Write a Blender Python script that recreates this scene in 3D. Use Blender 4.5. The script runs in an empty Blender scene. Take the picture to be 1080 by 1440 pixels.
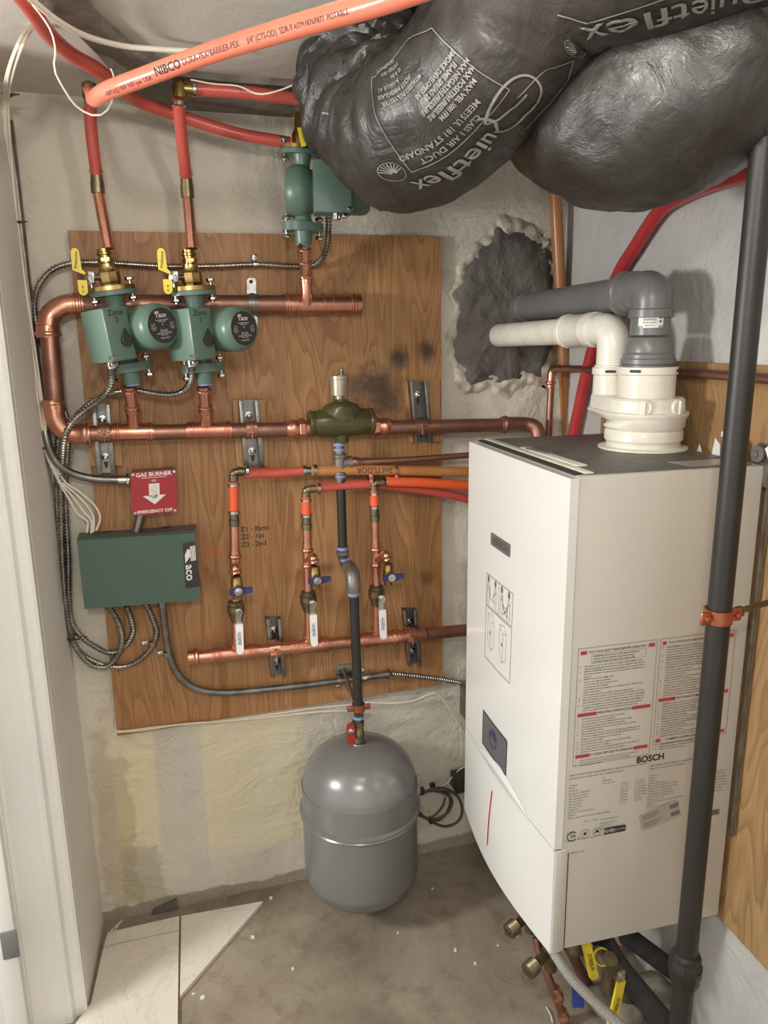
import bpy, bmesh, math, random
from mathutils import Vector as V, Matrix, noise
random.seed(4)
SC = bpy.context.scene
COL = SC.collection
# ------------------------------------------------------------------ camera
CX, CY, F = 540.0, 720.0, 1060.0
CH, CD = 1.42, 1.7418
RX = V((0.95658549, -0.07809853, 0.2807932))
RY = V((-0.29116836, -0.21359518, 0.93252243))
RZ = V((-0.01285256, -0.97379552, -0.22706187))
CAM = V((0, -CD, CH))
def ray(px, py):
    c = V((px-CX, py-CY, F))/F
    return V((RX.dot(c), RY.dot(c), RZ.dot(c)))
def W(px, py, y=0.0):            # point on the plane Y = y
    r = ray(px, py); return CAM + r*((CD+y)/r.y)
def Zp(px, py, z):               # point on the plane Z = z
    r = ray(px, py); return CAM + r*((z-CH)/r.z)
def Pd(px, py, d):               # point at camera depth d
    return CAM + ray(px, py)*d
def plane_hit(px, py, p, n):
    r = ray(px, py); return CAM + r*((p-CAM).dot(n)/r.dot(n))
RWP, RWN = V((1.001, 0, 0)), V((-1, .048, 0)).normalized()
def RW(px, py, off=0.0): return plane_hit(px, py, RWP+RWN*off, RWN)
def zat(x, y, py):               # height at plan position (x,y) that shows at image row py
    lo, hi = -1.0, 3.0
    for _ in range(50):
        m = (lo+hi)/2; q = V((x, y, m))-CAM
        cy_ = q.x*RX.y+q.y*RY.y+q.z*RZ.y; cz = q.x*RX.z+q.y*RY.z+q.z*RZ.z
        if CY+F*cy_/cz > py: lo = m
        else: hi = m
    return (lo+hi)/2
cam = bpy.data.cameras.new('camera'); co = bpy.data.objects.new('camera', cam); COL.objects.link(co)
cam.sensor_fit = 'AUTO'; cam.sensor_width = 36; cam.lens = F*36/1440; cam.clip_start = .02
cxw = V((RX.x, RY.x, RZ.x)); cyw = -V((RX.y, RY.y, RZ.y)); czw = -V((RX.z, RY.z, RZ.z))
cxw.normalize(); czw.normalize(); cyw = czw.cross(cxw)
co.matrix_world = Matrix(((cxw.x, cyw.x, czw.x, CAM.x), (cxw.y, cyw.y, czw.y, CAM.y), (cxw.z, cyw.z, czw.z, CAM.z), (0, 0, 0, 1)))
SC.camera = co
# ------------------------------------------------------------------ materials
def lin(c):
    return tuple(((v/255)/12.92 if v/255 <= .04045 else (((v/255)+.055)/1.055)**2.4) for v in c)+(1,)
MATS = {}
class NT:
    def __init__(s, name):
        s.m = bpy.data.materials.new(name); s.m.use_nodes = True; s.t = s.m.node_tree
        s.b = s.t.nodes['Principled BSDF']; s.tc = s.n('ShaderNodeTexCoord')
    def n(s, k, **kw):
        x = s.t.nodes.new(k)
        for a, v in kw.items(): setattr(x, a, v)
        return x
    def l(s, a, b): s.t.links.new(a, b)
    def mapping(s, scale=(1, 1, 1), rot=(0, 0, 0), loc=(0, 0, 0), src=None):
        m = s.n('ShaderNodeMapping'); m.inputs['Scale'].default_value = scale; m.inputs['Rotation'].default_value = rot; m.inputs['Location'].default_value = loc
        s.l(src or s.tc.outputs['Object'], m.inputs['Vector']); return m.outputs[0]
    def noise(s, vec, scale=5, detail=4, rough=.55, dist=0):
        x = s.n('ShaderNodeTexNoise'); s.l(vec, x.inputs['Vector'])
        x.inputs['Scale'].default_value = scale; x.inputs['Detail'].default_value = detail
        x.inputs['Roughness'].default_value = rough; x.inputs['Distortion'].default_value = dist
        return x.outputs['Fac']
    def ramp(s, fac, stops, interp='LINEAR'):
        x = s.n('ShaderNodeValToRGB'); e = x.color_ramp.elements; x.color_ramp.interpolation = interp
        while len(e) < len(stops): e.new(.5)
        for el, (p, c) in zip(e, stops):
            el.position = p; el.color = c if len(c) == 4 else tuple(c)+(1,)
        s.l(fac, x.inputs['Fac']); return x.outputs['Color']
    def mix(s, fac, a, b, mode='MIX'):
        x = s.n('ShaderNodeMix', data_type='RGBA', blend_type=mode)
        for v, i in ((fac, 0), (a, 6), (b, 7)):
            if hasattr(v, 'is_linked') or isinstance(v, bpy.types.NodeSocket): s.l(v, x.inputs[i])
            else: x.inputs[i].default_value = v
        return x.outputs[2]
    def bump(s, h, strength=.3, dist=.01, nrm=None):
        x = s.n('ShaderNodeBump'); x.inputs['Strength'].default_value = strength; x.inputs['Distance'].default_value = dist
        s.l(h, x.inputs['Height'])
        if nrm: s.l(nrm, x.inputs['Normal'])
        return x.outputs['Normal']
    def done(s, col=None, rough=None, metal=None, nrm=None, **kw):
        for v, k in ((col, 'Base Color'), (rough, 'Roughness'), (metal, 'Metallic'), (nrm, 'Normal')):
            if v is None: continue
            if isinstance(v, bpy.types.NodeSocket): s.l(v, s.b.inputs[k])
            else: s.b.inputs[k].default_value = v
        for k, v in kw.items(): s.b.inputs[k].default_value = v
        return s.m
def simple(name, c, rough=.5, metal=0, c2=None, sc=20, bump=0, bsc=60, bd=.002, lo=.35, hi=.65, rough2=None, **kw):
    t = NT(name); col = lin(c)
    o = t.tc.outputs['Object']
    if c2: 
        nz = t.noise(o, sc, 5, .6); col = t.ramp(nz, [(lo, lin(c)), (hi, lin(c2))])
        if rough2 is not None: rough = t.ramp(nz, [(lo, (rough,)*3), (hi, (rough2,)*3)])
    nrm = t.bump(t.noise(o, bsc, 5, .6), bump, bd) if bump else None
    MATS[name] = t.done(col, rough, metal, nrm, **kw); return MATS[name]
copper = simple('copper', (222, 164, 138), .24, .95, (190, 130, 108), 14, lo=.4, hi=.62, rough2=.4)
copper_dull = simple('tarnished_copper', (172, 128, 110), .38, .9, (138, 102, 88), 9, rough2=.52)
copper_flat = simple('copper_clamp', (190, 118, 84), .38, .85, (160, 98, 72), 30)
brass = simple('brass', (186, 160, 104), .28, 1, (150, 124, 76), 30)
brass_old = simple('aged_brass', (140, 128, 100), .38, .9, (104, 96, 78), 40)
steel = simple('bright_steel', (205, 203, 198), .22, 1, (160, 158, 152), 60)
galv = simple('galvanized_steel', (150, 148, 142), .38, .9, (112, 110, 106), 25)
flexm = simple('flexible_conduit_steel', (188, 186, 178), .28, 1, (140, 138, 132), 30)
nickel = simple('nickel', (176, 166, 146), .34, .55, (158, 148, 128), 30)
iron = simple('black_iron', (40, 37, 34), .44, 0, (33, 31, 28), 12, bump=.15, bsc=90)
castm = simple('grey_malleable_iron', (136, 130, 120), .42, .6, (104, 100, 92), 30, bump=.2, bsc=150)
green = simple('pump_green_paint', (92, 116, 102), .36, 0, (82, 105, 93), 6, bump=.1, bsc=120, bd=.001)
boxgreen = simple('control_box_green', (74, 98, 84), .45, 0, (70, 94, 80), 5, bump=.06, bsc=220, bd=.001)
darkgreen = simple('separator_olive_paint', (72, 68, 36), .26, 0, (60, 58, 32), 12, bump=.3, bsc=70, bd=.0015)
pexred = simple('red_pex', (186, 84, 72), .32, 0, (174, 74, 64), 8, **{'Subsurface Weight': .06})
pexsal = simple('salmon_pex', (230, 130, 104), .26, 0, (222, 120, 94), 8)
pexorange = simple('orange_pex', (222, 94, 52), .3, 0, (212, 86, 48), 8)
pexbrown = simple('orange_brown_pex', (178, 122, 72), .32, 0, (166, 112, 64), 10)
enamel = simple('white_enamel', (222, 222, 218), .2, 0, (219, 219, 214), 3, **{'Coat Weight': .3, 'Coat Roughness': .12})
enamelside = simple('shaded_white_enamel', (192, 187, 177), .3, 0, (188, 183, 173), 3)  # boiler white toned down, shade of the side face put into colour
offwhite = simple('white_plastic', (226, 222, 210), .32, 0, (214, 208, 192), 18)
whitepvc = simple('white_pvc', (224, 221, 208), .3, 0, (206, 196, 176), 22, lo=.5, hi=.75)
greypvc = simple('grey_pvc', (112, 112, 110), .34, 0, (104, 104, 102), 10)
toppanel = simple('grey_top_panel', (116, 112, 106), .5, .3, (98, 94, 88), 20)
darkgap = simple('dark_gap', (44, 42, 40), .6)
blackpl = simple('black_plastic', (46, 44, 42), .4)
blackpr = simple('black_print', (40, 38, 38), .6)
greypr = simple('grey_print', (104, 102, 98), .6)
whitepr = simple('white_print', (226, 224, 218), .5)
greypr2 = simple('pale_grey_print', (176, 172, 164), .5); ductpr = simple('hazed_duct_print', (128, 125, 119), .5)  # white duct lettering greyed, the haze over it put into its colour
redpr = simple('red_print', (176, 62, 62), .5)
bluepr = simple('blue_print', (62, 78, 150), .5)
greenpr = simple('green_print', (96, 160, 92), .5)
paper = simple('label_paper', (222, 220, 212), .45)
silverl = simple('silver_label', (180, 178, 172), .35, .4)
tapeblue = simple('blue_thread_tape', (130, 150, 200), .6, 0, (110, 128, 180), 90)
yellow = simple('yellow_vinyl', (226, 204, 48), .4, 0, (212, 190, 44), 20)
whitevin = simple('white_vinyl', (228, 226, 218), .4)
bluevin = simple('navy_vinyl', (46, 44, 92), .4)
bluebright = simple('blue_vinyl', (40, 62, 128), .4)
redvin = simple('red_vinyl', (160, 40, 40), .4)
redplate = simple('red_painted_plate', (168, 32, 42), .34, 0, (156, 28, 38), 8)
tankgrey = simple('tank_grey_paint', (126, 126, 124), .27, .25, (120, 120, 118), 4, bump=.05, bsc=40, bd=.002)
cablew = simple('white_cable', (222, 214, 198), .42)
cableg = simple('grey_cord', (76, 70, 64), .5)
foamblk = simple('black_foam', (44, 43, 44), .75, 0, (56, 54, 54), 60, bump=.3, bsc=200)
hosegrey = simple('grey_hose_plastic', (156, 154, 148), .45)
trimwhite = simple('white_trim_paint', (236, 235, 231), .35, 0, (230, 229, 225), 3, bump=.03, bsc=30)
hinge = simple('grey_hinge_paint', (128, 130, 132), .4, .4)
deckshade = simple('dark_deck_and_cavity_shade', (128, 121, 110), .9, 0, (108, 102, 92), 25, bump=.6, bsc=40, bd=.01)  # dark deck boards; also the painted shade of the ceiling cavity band
mortar_chip = simple('broken_plaster', (212, 202, 186), .9, 0, (168, 158, 142), 30, bump=.6, bsc=60, bd=.006)
displ = simple('display_face', (104, 103, 103), .22, 0, (96, 95, 97), 5)

def mk_duct():
    t = NT('black_duct_film'); o = t.tc.outputs['Object']
    n1 = t.noise(o, 14, 6, .6, 1.2); n2 = t.noise(o, 60, 4, .6, .5)
    col = t.ramp(n1, [(.3, lin((40, 38, 35))), (.7, lin((58, 55, 50)))])
    nr = t.bump(n1, .4, .012); nr = t.bump(n2, .25, .004, nr)
    r = t.ramp(n2, [(.3, (.30,)*3), (.7, (.48,)*3)])
    return t.done(col, r, 0, nr)
ductm = mk_duct()

def mk_ply(name, a, b, c, rot, sc=1.0, seed=0.0, knots=()):
    t = NT(name)
    ob = t.mapping((1, 1, 1), (0, 0, 0), (seed, 0, seed*1.7))
    st = t.mapping((5.0*sc, 5.0*sc, .55*sc), rot, (seed, 0, 0))
    warp = t.noise(t.mapping((2.2, 2.2, .9), rot, (seed*2, 3, 1)), 1.3, 3, .5, .6)
    v1 = t.noise(st, 1.6, 2, .5, 1.4)
    m = t.n('ShaderNodeMath', operation='MULTIPLY_ADD'); t.l(v1, m.inputs[0]); m.inputs[1].default_value = 15; 
    mw = t.n('ShaderNodeMath', operation='MULTIPLY'); t.l(warp, mw.inputs[0]); mw.inputs[1].default_value = 6
    t.l(mw.outputs[0], m.inputs[2])
    fr = t.n('ShaderNodeMath', operation='FRACT'); t.l(m.outputs[0], fr.inputs[0])
    ring = t.ramp(fr.outputs[0], [(0, (.2,)*3), (.55, (.55,)*3), (.86, (1,)*3), (1, (.2,)*3)])
    fine = t.noise(t.mapping((60, 60, 2.2), rot), 4, 4, .6)
    big = t.noise(ob, 2.2, 3, .5)
    base = t.ramp(big, [(.35, lin(a)), (.65, lin(b))])
    c1 = t.mix(t.ramp(ring, [(0, (0,)*3), (1, (.7,)*3)]), base, lin(c))
    c2 = t.mix(t.ramp(fine, [(.4, (0,)*3), (.75, (.45,)*3)]), c1, lin(c))
    for (kx, kz, rx, rz, kc, amt) in knots:
        mp = t.mapping((1/rx, 0, 1/rz), (0, 0, 0), (-kx/rx, 0, -kz/rz))
        wn = t.n('ShaderNodeVectorMath', operation='LENGTH'); t.l(mp, wn.inputs[0])
        nz = t.noise(t.tc.outputs['Object'], 26, 4, .65)
        ad = t.n('ShaderNodeMath', operation='MULTIPLY_ADD'); t.l(nz, ad.inputs[0]); ad.inputs[1].default_value = 1.5; ad.inputs[2].default_value = -.75
        s = t.n('ShaderNodeMath', operation='ADD'); t.l(wn.outputs['Value'], s.inputs[0]); t.l(ad.outputs[0], s.inputs[1])
        f = t.ramp(s.outputs[0], [(.25, (amt,)*3), (1.0, (0,)*3)])
        c2 = t.mix(f, c2, lin(kc))
    nr = t.bump(fine, .15, .002)
    MATS[name] = t.done(c2, .55, 0, nr); return MATS[name]

def mk_wall(name, base, base2, stain=None, rough_bump=.5, patch=()):
    t = NT(name); o = t.tc.outputs['Object']
    n = t.noise(o, 3.2, 5, .6, .4); col = t.ramp(n, [(.35, lin(base)), (.68, lin(base2))])
    sp = t.noise(o, 55, 5, .7); col = t.mix(t.ramp(sp, [(.66, (0,)*3), (.74, (.5,)*3)]), col, lin((120, 112, 100)))
    for (kx, kz, rx, rz, kc, amt, wob) in patch:
        sub = t.n('ShaderNodeVectorMath', operation='ABSOLUTE')
        mp = t.mapping((1/rx, 0, 1/rz), (0, 0, 0), (-kx/rx, 0, -kz/rz)); t.l(mp, sub.inputs[0])
        sx = t.n('ShaderNodeSeparateXYZ'); t.l(sub.outputs[0], sx.inputs[0])
        mxx = t.n('ShaderNodeMath', operation='MAXIMUM'); t.l(sx.outputs[0], mxx.inputs[0]); t.l(sx.outputs[2], mxx.inputs[1])
        nz = t.noise(o, 9, 4, .6)
        ad = t.n('ShaderNodeMath', operation='MULTIPLY_ADD'); t.l(nz, ad.inputs[0]); ad.inputs[1].default_value = wob; ad.inputs[2].default_value = -wob/2
        s = t.n('ShaderNodeMath', operation='ADD'); t.l(mxx.outputs[0], s.inputs[0]); t.l(ad.outputs[0], s.inputs[1])
        col = t.mix(t.ramp(s.outputs[0], [(.8, (amt,)*3), (1.02, (0,)*3)]), col, lin(kc))
    b1 = t.noise(o, 22, 7, .68); b2 = t.noise(o, 5, 4, .6, .8)
    vo = t.n('ShaderNodeTexVoronoi', feature='DISTANCE_TO_EDGE'); t.l(o, vo.inputs['Vector']); vo.inputs['Scale'].default_value = 3.1
    nr = t.bump(b1, rough_bump, .008); nr = t.bump(b2, rough_bump*.8, .03, nr)
    MATS[name] = t.done(col, .72, 0, nr); return MATS[name]

# ------------------------------------------------------------------ mesh builder
def spl(pts, step=.01):
    """centripetal-ish Catmull-Rom through points, evenly resampled"""
    P = [V(p) for p in pts]
    if len(P) == 2: 
        n = max(2, int((P[1]-P[0]).length/step)+1); return [P[0].lerp(P[1], i/(n-1)) for i in range(n)]
    P = [P[0]*2-P[1]]+P+[P[-1]*2-P[-2]]; out = []
    for i in range(1, len(P)-2):
        a, b, c, d = P[i-1:i+3]
        for k in range(24):
            t = k/24
            out.append(.5*((2*b)+(c-a)*t+(2*a-5*b+4*c-d)*t*t+(3*b-a-3*c+d)*t**3))
    out.append(P[-2]); return resample(out, step)
def resample(out, step):
    L = [0]
    for a, b in zip(out, out[1:]): L.append(L[-1]+(b-a).length)
    n = max(3, int(round(L[-1]/step))+1); res = []; j = 0
    for i in range(n):
        s = L[-1]*i/(n-1)
        while j < len(L)-2 and L[j+1] < s: j += 1
        d = L[j+1]-L[j]; res.append(out[j].lerp(out[j+1], (s-L[j])/d if d > 1e-9 else 0))
    return res
def fillet(pts, rad, n=8):
    P = [V(p) for p in pts]; out = [P[0]]
    for a, b, c in zip(P, P[1:], P[2:]):
        u = (a-b).normalized(); w = (c-b).normalized(); 
        r = min(rad, (a-b).length*.49, (c-b).length*.49)
        p, q = b+u*r, b+w*r
        for k in range(n+1):
            t = k/n; out.append((1-t)**2*p+2*t*(1-t)*b+t*t*q)
    out.append(P[-1]); return out
def frames(pts):
    T = []
    for i in range(len(pts)):
        a = pts[max(0, i-1)]; b = pts[min(len(pts)-1, i+1)]; T.append((b-a).normalized())
    up = V((0, 0, 1)) if abs(T[0].z) < .9 else V((0, 1, 0))
    N = (up-T[0]*up.dot(T[0])).normalized(); R = []
    for t in T:
        N = (N-t*N.dot(t)).normalized(); R.append((t, N, t.cross(N)))
    return R
def basis(ax):
    ax = V(ax).normalized(); u = V((0, 0, 1)) if abs(ax.z) < .9 else V((1, 0, 0))
    x = (u-ax*u.dot(ax)).normalized(); return x, ax.cross(x), ax
class MB:
    def __init__(s): s.bm = bmesh.new(); s.mi = 0
    def face(s, vs):
        try: f = s.bm.faces.new(vs); f.material_index = s.mi; return f
        except ValueError: return None
    def rings(s, rs, closed=False, cap=True):
        R = [[s.bm.verts.new(p) for p in r] for r in rs]; n = len(R[0])
        for a, b in zip(R, R[1:]+([R[0]] if closed else [])):
            for i in range(n): s.face((a[i], a[(i+1) % n], b[(i+1) % n], b[i]))
        if cap and not closed: s.face(R[0][::-1]); s.face(R[-1])
        return s
    def tube(s, pts, r, seg=14, cap=True, closed=False):
        P = [V(p) for p in pts]; fr = frames(P); rs = []
        for i, (p, (t, n, b)) in enumerate(zip(P, fr)):
            rr = r(i) if callable(r) else (r[i] if isinstance(r, (list, tuple)) else r)
            rs.append([p+(n*math.cos(2*math.pi*k/seg)+b*math.sin(2*math.pi*k/seg))*rr for k in range(seg)])
        return s.rings(rs, closed, cap)
    def flex(s, pts, r, pitch=.0072, seg=12):
        P = resample([V(p) for p in spl(pts, .004)], pitch/4)
        pat = (1.0, 1.0, .70, .70)
        return s.tube(P, lambda i: r*pat[i % 4], seg)
    def cyl(s, a, b, r, r2=None, seg=20):
        return s.tube([a, b], [r, r if r2 is None else r2], seg)
    def lathe(s, prof, o, ax=(0, 0, 1), seg=32, cap=True):
        x, y, z = basis(ax); o = V(o)
        return s.rings([[o+z*h+(x*math.cos(2*math.pi*k/seg)+y*math.sin(2*math.pi*k/seg))*max(r, 1e-4) for k in range(seg)] for r, h in prof], cap=cap)
    def prism(s, poly, vec):
        vec = V(vec); a = [s.bm.verts.new(V(p)) for p in poly]; b = [s.bm.verts.new(V(p)+vec) for p in poly]
        n = len(a); s.face(a[::-1]); s.face(b)
        for i in range(n): s.face((a[i], a[(i+1) % n], b[(i+1) % n], b[i]))
        return s
    def box(s, c, size, ax=None, bev=0.0, bseg=2):
        X, Y, Z = ax if ax else (V((1, 0, 0)), V((0, 1, 0)), V((0, 0, 1)))
        c = V(c); h = [v/2 for v in size]
        if bev > 0:
            t = bmesh.new(); bmesh.ops.create_cube(t, size=1)
            for v in t.verts: v.co = V((v.co.x*size[0], v.co.y*size[1], v.co.z*size[2]))
            bmesh.ops.bevel(t, geom=t.edges[:], offset=bev, segments=bseg, affect='EDGES', profile=.5)
            m = {v: s.bm.verts.new(c+X*v.co.x+Y*v.co.y+Z*v.co.z) for v in t.verts}
            for f in t.faces: s.face([m[v] for v in f.verts])
            t.free(); return s
        vs = [s.bm.verts.new(c+X*(i*h[0])+Y*(j*h[1])+Z*(k*h[2])) for i in (-1, 1) for j in (-1, 1) for k in (-1, 1)]
        for q in ((0, 1, 3, 2), (4, 6, 7, 5), (0, 4, 5, 1), (2, 3, 7, 6), (0, 2, 6, 4), (1, 5, 7, 3)): s.face([vs[i] for i in q])
        return s
    def quad(s, pts): s.face([s.bm.verts.new(V(p)) for p in pts]); return s
    def hexnut(s, o, ax, r, h): return s.lathe([(r*.92, 0), (r, h*.12), (r, h*.88), (r*.92, h)], o, ax, 6)
    def text(s, body, fn, size=1.0, bold=0.0, align='CENTER', res=2, grid=0):
        vs, fs = glyphs(body, bold, align, res, grid)
        m = [s.bm.verts.new(fn(x*size, y*size)) for x, y in vs]
        for f in fs: s.face([m[i] for i in f])
        return s
GC = {}
def glyphs(body, bold, align, res, grid=0):
    k = (body, bold, align, res, grid)
    if k in GC: return GC[k]
    c = bpy.data.curves.new('t', 'FONT'); c.body = body; c.size = 1; c.align_x = align; c.align_y = 'CENTER'; c.resolution_u = res; c.offset = bold
    o = bpy.data.objects.new('t', c); COL.objects.link(o)
    dg = bpy.context.evaluated_depsgraph_get(); dg.update()
    me = o.evaluated_get(dg).to_mesh()
    r = ([(v.co.x, v.co.y) for v in me.vertices], [tuple(p.vertices) for p in me.polygons])
    if grid:
        b = bmesh.new(); b.from_mesh(me); bmesh.ops.triangulate(b, faces=b.faces[:])
        xs = [v.co.x for v in b.verts]; ys = [v.co.y for v in b.verts]
        for lo, hi, n in ((min(xs), max(xs), V((1, 0, 0))), (min(ys), max(ys), V((0, 1, 0)))):
            q = lo+grid
            while q < hi:
                bmesh.ops.bisect_plane(b, geom=b.verts[:]+b.edges[:]+b.faces[:], plane_co=n*q, plane_no=n, dist=1e-5); q += grid
        b.verts.index_update(); r = ([(v.co.x, v.co.y) for v in b.verts], [tuple(v.index for v in f.verts) for f in b.faces]); b.free()
    o.evaluated_get(dg).to_mesh_clear(); bpy.data.objects.remove(o); bpy.data.curves.remove(c)
    GC[k] = r; return r
def plane_fn(o, x, y, eps=None):
    o = V(o); x = V(x).normalized(); y = V(y).normalized()
    n = x.cross(y)
    if eps: o = o+n*eps
    return lambda a, b: o+x*a+y*b
def strip(mb, fn, pts, w):           # flat line of width w through 2D points mapped by fn
    for (x0, y0), (x1, y1) in zip(pts, pts[1:]):
        d = math.hypot(x1-x0, y1-y0); 
        if d < 1e-9: continue
        if d > .02:
            k = int(d/.012)+1; strip(mb, fn, [(x0+(x1-x0)*i/k, y0+(y1-y0)*i/k) for i in range(k+1)], w); continue
        nx, ny = -(y1-y0)/d*w/2, (x1-x0)/d*w/2
        mb.quad([fn(x0+nx, y0+ny), fn(x0-nx, y0-ny), fn(x1-nx, y1-ny), fn(x1+nx, y1+ny)])
def rect(mb, fn, x0, y0, x1, y1): mb.quad([fn(x0, y0), fn(x1, y0), fn(x1, y1), fn(x0, y1)])
def rectline(mb, fn, x0, y0, x1, y1, w): strip(mb, fn, [(x0, y0), (x1, y0), (x1, y1), (x0, y1), (x0, y0)], w)

def thing(name, label, cat, loc, group=None):
    o = bpy.data.objects.new(name, None); o.empty_display_size = .02; COL.objects.link(o); o.location = V(loc)
    o['label'] = label; o['category'] = cat
    if group: o['group'] = group
    return o
WL = {}
def wloc(o): return V((0, 0, 0)) if o is None else V(o.location)+wloc(o.parent)
def obj(name, mb, mats, parent=None, label=None, cat=None, group=None, kind=None, smooth=38, loc=None):
    bm = mb.bm; bmesh.ops.recalc_face_normals(bm, faces=bm.faces[:]) if getattr(mb, 'recalc', True) else None
    me = bpy.data.meshes.new(name)
    if parent is None:
        if loc is None:
            xs = [v.co.x for v in bm.verts]; ys = [v.co.y for v in bm.verts]; zs = [v.co.z for v in bm.verts]
            loc = V(((min(xs)+max(xs))/2, (min(ys)+max(ys))/2, min(zs)))
        base = V(loc); local = base
    else:
        base = wloc(parent); local = V((0, 0, 0))
    for v in bm.verts: v.co -= base
    bm.to_mesh(me); bm.free()
    for m in (mats if isinstance(mats, (list, tuple)) else [mats]): me.materials.append(m)
    if smooth:
        for p in me.polygons: p.use_smooth = True
        me.set_sharp_from_angle(angle=math.radians(smooth))
    o = bpy.data.objects.new(name, me); COL.objects.link(o); o.parent = parent; o.location = local
    if label: o['label'] = label
    if cat: o['category'] = cat
    if group: o['group'] = group
    if kind: o['kind'] = kind
    return o
def px_path(pts): return [W(a, b, c) for a, b, c in pts]
XA, YA, ZA = V((1, 0, 0)), V((0, 1, 0)), V((0, 0, 1))
PT = .018     # plywood thickness

# ------------------------------------------------------------------ the room
CEIL = 1.89; DECK = 2.16
wall_back_m = mk_wall('painted_plaster_back', (200, 192, 178), (216, 208, 192), rough_bump=.85, patch=[
    (-.115, .36, .055, .20, (228, 218, 176), .65, .4), (.16, .33, .155, .22, (222, 212, 178), .7, .6), (.02, .27, .030, .25, (196, 194, 188), .5, .6),
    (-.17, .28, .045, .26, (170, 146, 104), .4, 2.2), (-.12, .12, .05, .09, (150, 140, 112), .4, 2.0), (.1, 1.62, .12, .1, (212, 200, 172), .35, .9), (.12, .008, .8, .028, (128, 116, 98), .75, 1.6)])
wall_side_m = mk_wall('painted_plaster_side', (220, 217, 210), (228, 225, 218), rough_bump=.12)
wall_right_m = mk_wall('painted_plaster_right', (196, 194, 188), (176, 176, 174), rough_bump=.45)
ceil_m = mk_wall('ceiling_paint', (196, 192, 182), (204, 200, 190), rough_bump=.12)
m = MB(); m.quad([(-1.6, 0, 0), (1.2, 0, 0), (1.2, 0, DECK), (-1.6, 0, DECK)])
m = MB(); m.box((0, .05, DECK/2-.05), (3.2, .1, DECK+.1)); obj('wall_back', m, wall_back_m, kind='structure', loc=(0, 0, 0))
# left return wall and the wall the door casing sits on
L1, L2 = V((-.2215, 0, 0)), V((-.2395, -.235, 0))
m = MB(); m.prism([L1, L2, V((-.9, -.235, 0)), V((-.9, 0, 0))], (0, 0, DECK)); obj('wall_left', m, wall_side_m, kind='structure', loc=(0, 0, 0))
def rwp(y, off=0): return RWP+V((-.048, -1, 0))*(-y)+RWN*off
m = MB(); m.prism([rwp(.0), rwp(-3.2), rwp(-3.2, -.1), rwp(0, -.1)], (0, 0, DECK)); obj('wall_right', m, wall_right_m, kind='structure', loc=(0, 0, 0))
def mk_floor():
    t = NT('stained_concrete'); o = t.tc.outputs['Object']
    n1 = t.noise(o, 3.0, 6, .62, .5); n2 = t.noise(o, 16, 6, .7, .3); n3 = t.noise(o, 60, 3, .6)
    c = t.ramp(n1, [(.32, lin((118, 107, 92))), (.5, lin((144, 132, 115))), (.7, lin((162, 151, 134)))])
    c = t.mix(t.ramp(n2, [(.5, (0,)*3), (.72, (.6,)*3)]), c, lin((96, 85, 71)))
    c = t.mix(t.ramp(n3, [(.68, (0,)*3), (.76, (.45,)*3)]), c, lin((186, 178, 164)))
    nr = t.bump(n2, .35, .008); nr = t.bump(n3, .15, .002, nr)
    return t.done(c, t.ramp(n1, [(.3, (.5,)*3), (.7, (.75,)*3)]), 0, nr)
m = MB(); m.box((0, -1.5, -.05), (4, 3.4, .1)); obj('floor', m, mk_floor(), kind='structure', loc=(0, 0, 0))
m = MB()
m.prism([V((-1.6, .0, CEIL)), V((-1.6, -3.2, CEIL)), V((.235, -3.2, CEIL)), V((.30, -.45, CEIL)), V((.40, -.15, CEIL)), V((.55, 0, CEIL))], (0, 0, .03))
obj('ceiling', m, ceil_m, kind='structure', loc=(0, 0, 0))
m = MB(); m.box((0, -1.5, DECK+.02), (3.4, 3.4, .04)); obj('trim_1', m, deckshade, kind='structure', loc=(0, 0, 0))
m = MB()
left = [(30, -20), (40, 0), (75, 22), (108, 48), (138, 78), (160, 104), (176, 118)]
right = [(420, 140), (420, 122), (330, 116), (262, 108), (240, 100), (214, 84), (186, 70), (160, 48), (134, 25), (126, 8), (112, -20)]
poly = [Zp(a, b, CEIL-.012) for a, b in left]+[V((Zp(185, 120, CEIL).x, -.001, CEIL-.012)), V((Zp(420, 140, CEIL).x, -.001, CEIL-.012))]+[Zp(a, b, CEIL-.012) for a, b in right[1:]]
m.prism(poly, (0, 0, .012)); obj('trim_2', m, deckshade, kind='structure', loc=(0, 0, 0))  # dark plate standing in for the shadowed cavity along the ceiling
# door casing: stepped boards running up, then the jamb with its hinge leaf
def casing():
    prof = [(-.2400, -.232), (-.2400, -.262), (-.2455, -.265), (-.249, -.262), (-.262, -.266), (-.268, -.278), (-.274, -.280), (-.280, -.277), (-.296, -.285), (-.318, -.290), (-.330, -.30), (-.338, -.30), (-.338, -.232)]
    m = MB(); m.prism([V((x, y, 0)) for x, y in prof], (0, 0, CEIL)); return m
obj('trim_3', casing(), trimwhite, kind='structure', loc=(0, 0, 0))
m = MB(); m.box((-.52, -.27, CEIL/2), (.364, .075, CEIL), bev=.003); m.box((-.362, -.318, CEIL/2), (.04, .022, CEIL), bev=.002)
dj = obj('door_1', m, trimwhite, kind='structure', loc=(0, 0, 0))
h0 = W(17, 1328, -.331)
m = MB(); m.box(h0+V((-.004, 0, 0)), (.030, .004, .062), bev=.0015); obj('hinge_leaf', m, hinge, dj)
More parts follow.
